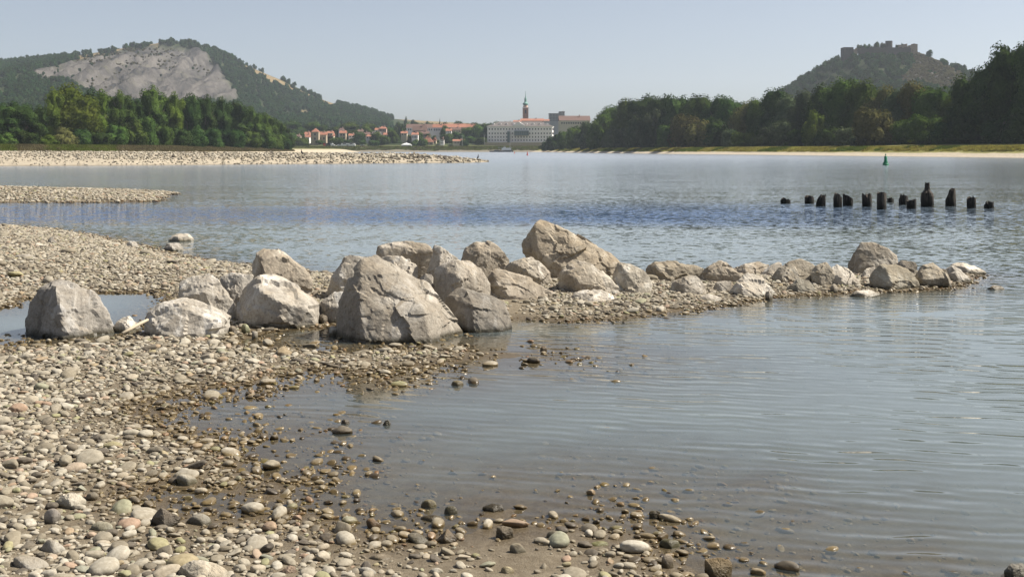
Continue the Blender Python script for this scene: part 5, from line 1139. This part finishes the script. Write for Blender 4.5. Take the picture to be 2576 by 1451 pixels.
h2('rounded red roof at the left end of the town ridge', 1780, 1900, 706, 745, 800, 1010, 'pinkp', 'orange', kind='hip', nwin=4)
h2('white hillside villa with two bright gables', 985, 1092, 490, 525, 560, 1330, 'plaster', 'greyroof', nwin=3, group='villas on the wooded hillside')
h2('small white villa on the hillside, left of the two-gabled one', 870, 960, 545, 570, 600, 1320, 'plaster', 'brown', nwin=2, group='villas on the wooded hillside')
h2('white chapel-like house on the hillside', 722, 768, 530, 560, 600, 1310, 'plaster', 'greyroof', kind='front', nwin=1, group='villas on the wooded hillside')
h2('white villa at the edge of the hillside clearing', 1100, 1160, 532, 552, 578, 1340, 'plaster', 'greyroof', nwin=2, group='villas on the wooded hillside')
h2('lone pale villa low on the hillside behind the island', 65, 160, 545, 570, 605, 1200, 'plaster', 'greyroof', nwin=2, group='villas on the wooded hillside')
h2('second pale villa low on the hillside near the island', 170, 255, 560, 580, 610, 1200, 'cream', 'brown', nwin=2, group='villas on the wooded hillside')
h2('white house peeking from trees above the town', 1560, 1625, 675, 705, 745, 1080, 'plaster', 'orange', nwin=2)
for k, (u_c, w_, vr_, hh, wall_, roof_) in enumerate([(748, 14, 338, 12, 'cream', 'brown'), (772, 12, 332, 12, 'plaster', 'orange'), (830, 14, 330, 12, 'cream', 'orange'), (858, 12, 322, 11, 'plaster', 'brown'), (884, 14, 336, 12, 'plaster', 'orange'),
                                                     (906, 12, 326, 11, 'cream', 'brown'), (928, 15, 338, 12, 'plaster', 'orange'), (950, 14, 322, 12, 'plaster', 'orange'), (972, 15, 334, 12, 'cream', 'orange'), (992, 14, 342, 12, 'plaster', 'brown'), (1016, 15, 330, 12, 'cream', 'orange'), (1042, 14, 338, 13, 'pinkp', 'orange')]):
    house('small %s house with %s roof at the foot of the slope, %s from left' % ({'cream': 'cream', 'plaster': 'white', 'pinkp': 'pink'}[wall_], {'brown': 'brown', 'orange': 'red'}[roof_], ORDN[k]), u_c - w_ / 2, u_c + w_ / 2, vr_, vr_ + hh * .42, vr_ + hh, 1010 if vr_ < 328 else 955, wall_, roof_, nwin=2, kind='hip' if k % 3 == 0 else 'gable')
# town trees
TT = [(735, 300, 30), (760, 318, 28), (790, 305, 26), (820, 312, 24), (850, 318, 24), (880, 305, 30), (905, 330, 20), (925, 308, 24), (950, 330, 20), (975, 318, 22), (760, 345, 22), (845, 345, 18), (868, 350, 16), (890, 348, 18), (915, 350, 14), (940, 352, 14),
      (965, 340, 16), (988, 326, 14), (1000, 345, 16), (1022, 350, 12), (1045, 350, 12), (960, 352, 18), (1118, 313, 10), (1126, 335, 16), (1150, 330, 20), (1178, 318, 20), (1205, 312, 22), (1228, 308, 22), (1185, 342, 18), (1140, 345, 16), (1165, 350, 14), (1212, 345, 14), (1248, 304, 20), (1268, 305, 14),
      (1100, 352, 12), (1065, 348, 12), (800, 350, 16), (730, 330, 22), (745, 356, 14), (985, 356, 12)]
for i, (u, v, hw) in enumerate(TT):
    dd = 1060 if (u < 1000 and v < 325) else 925 + (i % 5) * 9 if v > 325 else 1000
    if u > 1240: dd = 990
    X = (u - CX) * dd / F
    tree('town_tree', 'round tree %s' % ('behind the island tip' if u < 900 else 'among the orange roofs' if u < 1170 else 'left of the white riverside building'), u, v, hw, dd, min(hz(X, dd), HC + (HV - v) * dd / F - 3), TALL if v < 330 else SHR, 'mid' if i % 3 else 'dark', 'trees in the far town')
for i, (u, v, hw) in enumerate([(1004, 306, 13), (1024, 309, 12), (1044, 306, 13), (1062, 309, 11), (1082, 307, 12), (1100, 309, 11), (1122, 306, 13), (1142, 308, 11), (1162, 306, 12), (1176, 309, 10), (1198, 306, 13), (1216, 308, 11), (1282, 304, 11), (996, 315, 10), (1014, 318, 9), (1056, 330, 9), (1078, 335, 9), (1092, 340, 8), (1010, 336, 10), (1032, 338, 9)]):
    dd = 1120 if v < 316 else 960; X = (u - CX) * dd / F
    tree('town_tree', 'small tree %s' % ('behind the long orange roofs' if v < 316 else 'between the orange roofs'), u, v, hw, dd, min(hz(X, dd), HC + (HV - v) * dd / F - 3), TALL, 'mid' if i % 2 else 'dark', 'trees in the far town')
tree('cypress', 'slim dark cypress standing above the orange roofs', R3(348, 0)[0], R3(0, 430)[1], 3.2, 1045, hz((R3(348, 0)[0] - CX) * 1045 / F, 1045), POP, 'dark', 'single town trees')
for u, v, hw in ((1153, 303, 14), (1187, 307, 10), (1020, 292, 5), (1040, 300, 9), (1075, 303, 7)):
    tree('ridge_tree', 'small round tree on the skyline above the far roofs', u, v, hw, 1500, hz((u - CX) * 1500 / F, 1500), TALL, 'dark', 'skyline trees above the town')
tree('summit_tree', 'small dark tree at the summit of the quarry hill', 476, 97, 7, HL_D - 20, HC + (HV - 110) * (HL_D - 20) / F, TALL, 'dark', 'summit trees')
# lamps and masts on the quay
for u, v0, v1, lab in ((R3(925, 0)[0], R3(0, 645)[1], R3(0, 790)[1], 'tall pale mast on the quay at the left end of the white building'), (R3(345, 0)[0], R3(0, 660)[1], R3(0, 790)[1], 'thin mast on the quay beside the white gable house'),
                       (R3(640, 0)[0], R3(0, 652)[1], R3(0, 790)[1], 'thin mast on the quay beside the red-roofed low building')):
    D = 915; s = D / F; H = (v1 - v0) * s; e = obj('quay_mast', None, label=lab, cat='mast', group='masts along the quay', loc=((u - CX) * s, D, HC + (HV - v1) * s))
    MB().lathe([(.25, -.5), (.18, H * .5), (.1, H)], 8).obj('pole', M['metal'], e, True); MB().box(-.9, .9, -.1, .1, H - .3, H - .1).box(-.9, -.5, -.2, .2, H - .5, H - .3).box(.5, .9, -.2, .2, H - .5, H - .3).obj('lamp_head', M['metal'], e)
# moored barge
D = 868.0; s = D / F; ub0, ub1 = R3(985, 0)[0], R3(1292, 0)[0]; Lb = (ub1 - ub0) * s
e = obj('moored_barge', None, label='dark-hulled barge with white wheelhouse moored below the white building', cat='boat', loc=(((ub0 + ub1) / 2 - CX) * s, D, 0)); a = Lb / 2
MB().add([(-a, 0, .9), (-a + 3, -2.2, .9), (a - 1, -2.2, 1.3), (a, 0, 1.5), (a - 1, 2.2, 1.3), (-a + 3, 2.2, .9), (-a + 1, 0, -.4), (-a + 3.5, -1.8, -.4), (a - 1.5, -1.8, -.4), (a - 1.2, 0, -.4), (a - 1.5, 1.8, -.4), (-a + 3.5, 1.8, -.4)],
         [(0, 1, 7, 6), (1, 2, 8, 7), (2, 3, 9, 8), (3, 4, 10, 9), (4, 5, 11, 10), (5, 0, 6, 11), (5, 4, 3, 2, 1, 0)]).obj('hull', M['hull'], e)
MB().box(a - 8.5, a - 1.5, -1.5, 1.5, 1.3, 3.0).obj('cabin', M['white'], e); MB().box(a - 7.2, a - 5.4, -1.2, 1.2, 3.0, 4.3).obj('wheelhouse', M['white'], e)
MB().box(a - 7.25, a - 5.35, -1.25, 1.25, 3.5, 4.0).obj('window_band', M['window'], e); MB().box(-a + 4, a - 10, -1.6, 1.6, 1.0, 1.5).obj('hatch_cover', M['metal'], e)
MB().lathe([(.18, 1.3), (.12, 9), (.06, 16.5)], 8, cx=a - 2.2).obj('mast', M['metal'], e)
e = obj('landing_pontoon', None, label='small roofed landing pontoon behind the moored barge', cat='pontoon', loc=((R3(1195, 0)[0] - CX) * 878 / F, 878, 0))
MB().box(-6, 6, -1.5, 1.5, -.3, .8).obj('deck', M['hull'], e); MB().box(-5.5, 5.5, -1.3, 1.3, 3.0, 3.3).obj('roof', M['metal'], e)
for sx in (-5, 0, 5):
    MB().box(sx - .1, sx + .1, -1.2, -1.0, .8, 3.0).obj('post', M['metal'], e)
# vehicles parked on the quay
def vehicle(label, u, D, L_, H, mat, van):
    s = D / F; e = obj('parked_van' if van else 'parked_car', None, label=label, cat='van' if van else 'car', group='vehicles parked on the quay', loc=((u - CX) * s, D, hz((u - CX) * s, D)))
    a = L_ / 2
    if van: MB().add([(-a, -.95, .4), (a, -.95, .4), (a, -.95, 1.1), (a - .7, -.95, H), (-a, -.95, H), (-a, .95, .4), (a, .95, .4), (a, .95, 1.1), (a - .7, .95, H), (-a, .95, H)], [(0, 1, 2, 3, 4), (9, 8, 7, 6, 5), (0, 5, 6, 1), (1, 6, 7, 2), (2, 7, 8, 3), (3, 8, 9, 4), (4, 9, 5, 0)]).obj('body', mat, e)
    else: MB().add([(-a, -.85, .3), (a, -.85, .3), (a, -.85, .8), (a * .45, -.8, .9), (a * .15, -.7, H), (-a * .6, -.7, H), (-a, -.82, .95), (-a, .85, .3), (a, .85, .3), (a, .85, .8), (a * .45, .8, .9), (a * .15, .7, H), (-a * .6, .7, H), (-a, .82, .95)],
        [(0, 1, 2, 3, 4, 5, 6), (13, 12, 11, 10, 9, 8, 7), (0, 7, 8, 1), (1, 8, 9, 2), (2, 9, 10, 3), (3, 10, 11, 4), (4, 11, 12, 5), (5, 12, 13, 6), (6, 13, 7, 0)]).obj('body', mat, e)
    MB().box(-a * .5, a * .3, -.98, -.9, H * .62, H * .88).obj('window', M['window'], e)
    for sx in (-.6, .6):
        for sy in (-.85, .85):
            w = MB().lathe([(.33, -.1), (.33, .1)], 12).obj('wheel', M['tyre'], e, loc=(sx * a, sy, .33)); w.rotation_euler = (math.pi / 2, 0, 0)
for x, van, mt, lab in ((890, 1, 'red', 'red van parked on the quay left of the white ones'), (935, 1, 'white', 'white van next to the red van on the quay'), (1005, 0, 'white', 'white car right of the white van by the red one'), (1110, 0, 'white', 'lone white car between the two groups on the quay'),
                        (1195, 1, 'white', 'white van starting the second group on the quay'), (1245, 0, 'red', 'red car amid the second white group on the quay'), (1310, 1, 'white', 'large white camper van ending the second group on the quay'), (1500, 0, 'metal', 'grey car parked apart on the quay')):
    vehicle(lab, R2(x, 0)[0], 908, 6.0 if van else 4.4, 2.6 if van else 1.5, M[mt], van)
D = 893; s = D / F; e = obj('white_tent', None, label='white pointed marquee tent on the quay bank', cat='tent', loc=((R2(2220, 0)[0] - CX) * s, 906, hz((R2(2220, 0)[0] - CX) * s, 906)))
MB().box(-4, 4, -2, 2, 0, 1.4).obj('wall', M['white'], e); MB().add([(-4.3, -2.3, 1.4), (4.3, -2.3, 1.4), (4.3, 2.3, 1.4), (-4.3, 2.3, 1.4), (0, 0, 3.0)], [(0, 1, 4), (1, 2, 4), (2, 3, 4), (3, 0, 4), (3, 2, 1, 0)]).obj('roof', M['white'], e)

# ------------------------------------------------------------------ castle ruin on the right hill
R5 = lambda x, y: (1949.7 + x * .2431, 62.9 + y * .2431)
D = 1425.0; s = D / F
def cx5(x): return (R5(x, 0)[0] - CX) * s
def cz5(y): return HC + (HV - R5(0, y)[1]) * s
e = obj('castle_ruin', None, label='ruined stone castle with keep, wall and round tower on the steep hill', cat='castle', loc=(cx5(1050), D, cz5(300))); ox, oz = cx5(1050), cz5(300)
def blk(name, x0, x1, ytop, ybot, y0, y1, mat, broken=0):
    b = MB(); X0, X1 = cx5(x0) - ox, cx5(x1) - ox; zt, zb_ = cz5(ytop) - oz, cz5(ybot) - oz - 8
    if not broken: b.box(X0, X1, y0, y1, zb_, zt)
    else:
        k = 0; x = X0
        while x < X1 - .3:
            w_ = min(random.uniform(1.5, 4.5), X1 - x); b.box(x, x + w_, y0, y1, zb_, zt + random.uniform(-broken, broken * .4)); x += w_
    return b.obj(name, M[mat], e)
k_ = blk('keep', 712, 812, 232, 300, 0, 14, 'darkstone'); MB().box(cx5(740) - ox, cx5(750) - ox, -.2, .2, cz5(262) - oz, cz5(250) - oz).box(cx5(775) - ox, cx5(785) - ox, -.2, .2, cz5(262) - oz, cz5(250) - oz).obj('window', M['window'], k_)
blk('broken_wall', 812, 858, 240, 310, 2, 6, 'tanstone', 4)
blk('curtain_wall', 858, 1395, 236, 290, -4, -1, 'darkstone', 1.6)
t_ = MB().lathe([(cx5(1235) - cx5(1200), -10), (cx5(1235) - cx5(1200), cz5(168) - oz), (cx5(1235) - cx5(1198), cz5(162) - oz)], 16, cx=cx5(1200) - ox, cy=8).obj('round_tower', M['darkstone'], e)
blk('battlement', 1170, 1232, 160, 166, 6, 10, 'darkstone', .8)
blk('palace_wall', 1290, 1385, 192, 240, 6, 16, 'tanstone', 2.5)
blk('gate_tower', 1392, 1470, 202, 270, -2, 8, 'tanstone', 1.8)
for i_, (xa, ya, xb, yb) in enumerate([(1400, 262, 1425, 300), (1425, 300, 1445, 340), (1445, 340, 1465, 380), (1465, 380, 1478, 410)]):
    blk('descending_wall', xa, xb, ya, yb + 14, -10 - i_ * 9, -7 - i_ * 9, 'tanstone', 1)
for u, v, hw in ((R5(880, 0)[0], R5(0, 200)[1], 8), (R5(920, 0)[0], R5(0, 196)[1], 9), (R5(965, 0)[0], R5(0, 198)[1], 9), (R5(1062, 0)[0], R5(0, 168)[1], 10), (R5(1120, 0)[0], R5(0, 182)[1], 9), (R5(1260, 0)[0], R5(0, 200)[1], 5), (R5(1010, 0)[0], R5(0, 214)[1], 6), (R5(1150, 0)[0], R5(0, 190)[1], 5), (R5(1320, 0)[0], R5(0, 186)[1], 4)):
    tree('castle_tree', 'dark tree growing inside the castle ruin', u, v, hw, D + 10, cz5(300), SHR, 'dark', 'trees inside the castle ruin')

# ------------------------------------------------------------------ the air
m = NT('haze_air'); vol = m.n('VolumePrincipled', {'Color': (0.78, 0.86, 1.0, 1), 'Density': 0.00008, 'Anisotropy': 0.25}); m.link(vol.outputs[0], m.out.inputs['Volume'])
MB().box(-3600, 3600, -250, 4300, -6.0, 265).obj('haze', m.m, kind='stuff', label='thin blue summer haze over the whole river valley')

# ------------------------------------------------------------------ trees that share a description are told apart by their order along the bank
ORD = 'first second third fourth fifth sixth seventh eighth ninth tenth eleventh twelfth thirteenth fourteenth fifteenth sixteenth seventeenth eighteenth nineteenth twentieth'.split()
same = {}
for o in list(COL.objects):
    if o.get('category') in ('tree', 'bush'): same.setdefault(o['label'], []).append(o)
for lab, os_ in same.items():
    if len(os_) < 2: continue
    os_.sort(key=lambda o: o.location.x / o.location.y)
    for k, o in enumerate(os_): o['label'] = '%s, %s from left' % (lab, ORD[k] if k < 20 else 'number %d' % (k + 1))
